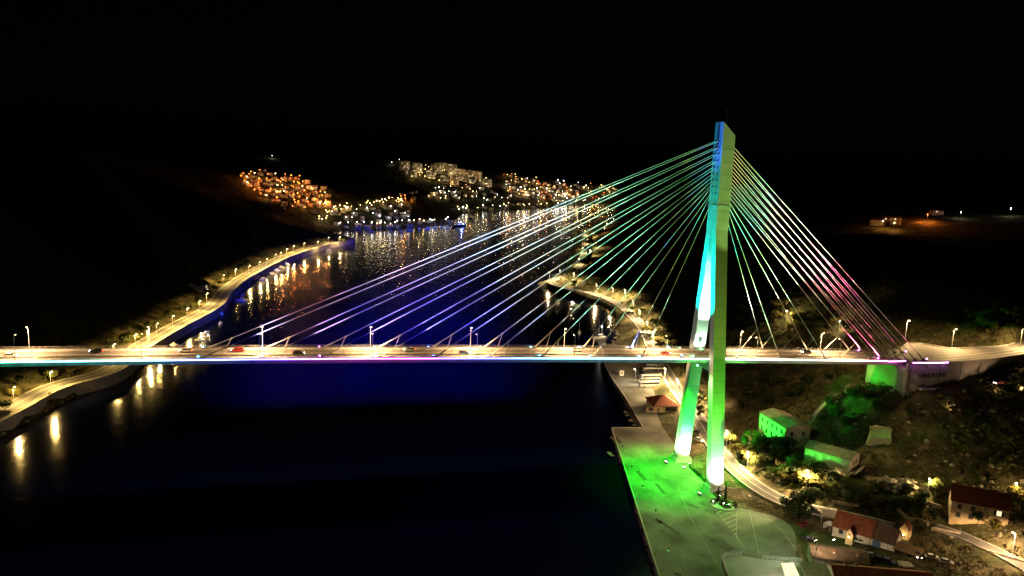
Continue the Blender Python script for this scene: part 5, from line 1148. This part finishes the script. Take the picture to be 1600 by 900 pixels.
town_houses(PC, 16, 6, 'house on the marina waterfront', 'houses on the marina waterfront', 9)
lamps_in(PC, 26, 7, 'lamp on the marina waterfront', 'lamps on the marina waterfront', [(YE, 'bulb_w'), (WH, 'bulb_n'), (WH, 'bulb_n')], 5000, 6)
PC2 = [(700, 326), (760, 322), (860, 316), (935, 312), (940, 318), (860, 324), (760, 331), (715, 334)]
lamps_in(PC2, 30, 8, 'lamp at the inlet head', 'lamps at the head of the inlet', [(YE, 'bulb_y'), (WH, 'bulb_n'), (YE, 'bulb_w')], 9000, 5, .6)
town_houses(PC2, 22, 9, 'house at the inlet head', 'houses at the head of the inlet', 9)
PD = [(632, 266), (660, 262), (720, 265), (762, 280), (762, 292), (720, 290), (640, 280)]
BLK = []
for i, h in enumerate(hits(inpoly(PD, 16, 10, 11), dmin=900)):
    if not h: continue
    t = thing('apartment_block', 'pale apartment block on the ridge of the far town', 'apartment block', h, math.atan2(h[1]-CY, h[0]-CX)-math.pi/2+rnd.uniform(-.35, .35), 'apartment blocks on the ridge'); wl, rf, wn, bl = BK[i % 4]
    link('wall', wl, t); link('roof', rf, t); tag(link('windows', wn, t), kind='stuff'); tag(link('balconies', bl, t), kind='stuff'); BLK.append(t)
row_labels(BLK, 'pale apartment block on the ridge', 8)
lamps_in(PD, 54, 11, 'lamp among the ridge apartment blocks', 'lamps between the apartment blocks', [(YE, 'bulb_w'), (YE, 'bulb_y'), ((1, .5, .18), 'bulb_w'), ((1, .5, .16), 'bulb_w')], 30000, 4, .5)
PE = [(690, 292), (770, 294), (800, 302), (800, 314), (700, 316), (660, 308)]
town_houses(PE, 24, 12, 'dim house in the mid town', 'dim houses in the middle of the far town', 7)
lamps_in(PE, 34, 13, 'small lamp in the mid town', 'small lamps in the middle of the far town', [(WH, 'bulb_n'), (YE, 'bulb_w')], 5000, 5, .5)
PF = [(786, 271), (830, 280), (900, 288), (960, 293), (965, 300), (930, 312), (860, 314), (800, 306), (790, 290)]
town_houses(PF, 56, 14, 'house on right town slope', 'houses on the right slope of the far town', 7)
lamps_in(PF, 84, 17, 'lamp on right town slope', 'lamps on the right slope of the far town', [(OR_, 'bulb_o'), ((1, .5, .18), 'bulb_w'), (YE, 'bulb_y'), (WH, 'bulb_n')], 46000, 4, .6)
for i, (px, py, lab) in enumerate([(425, 242, 'single white lamp high above the orange hill'), (612, 252, 'left white lamp on the dark ridge above the apartment blocks'), (624, 247, 'middle white lamp on the dark ridge above the apartment blocks'), (639, 258, 'right white lamp on the dark ridge above the apartment blocks'),
       (1378, 343, 'left orange lamp over the lonely houses on the right hill'), (1396, 346, 'right orange lamp over the lonely houses on the right hill'), (1448, 332, 'reddish lamp on the dark right hill'), (1500, 337, 'small white lamp on the dark right hill'), (1578, 331, 'bright white lamp at the far right hill')]):
    h = hits([(px, py+(15 if i in (4, 5, 6) else 6))], dmin=400, step=5)[0]
    if not h: continue
    c, bb, wt = (OR_, 'bulb_o', 42000) if i in (4, 5, 6) else (WH, 'bulb_n', 2500)
    if i in (4, 5): c, bb, wt = (1, .42, .1), 'bulb_w', 8000
    town_lamp(h, lab, None, c, bb, wt, hgt=8. if i > 3 else 6., br_=.62 if i in (4, 5, 8) else .5, front=2)
for i, (px, py, s) in enumerate([(1371, 352, 1), (1399, 353, 1), (1385, 348, .9), (1462, 337, .9)]):
    h = hits([(px, py)], dmin=400, step=5)[0]
    if h: o = link('town_house', TH[i], None, h, math.atan2(h[1]-CY, h[0]-CX)-math.pi/2+.3*i-.4); tag(o, ['left house under the orange lamps on the right hill', 'right house under the orange lamps on the right hill', 'upper house under the orange lamps on the right hill', 'house under the reddish lamp on the right hill'][i], 'house')
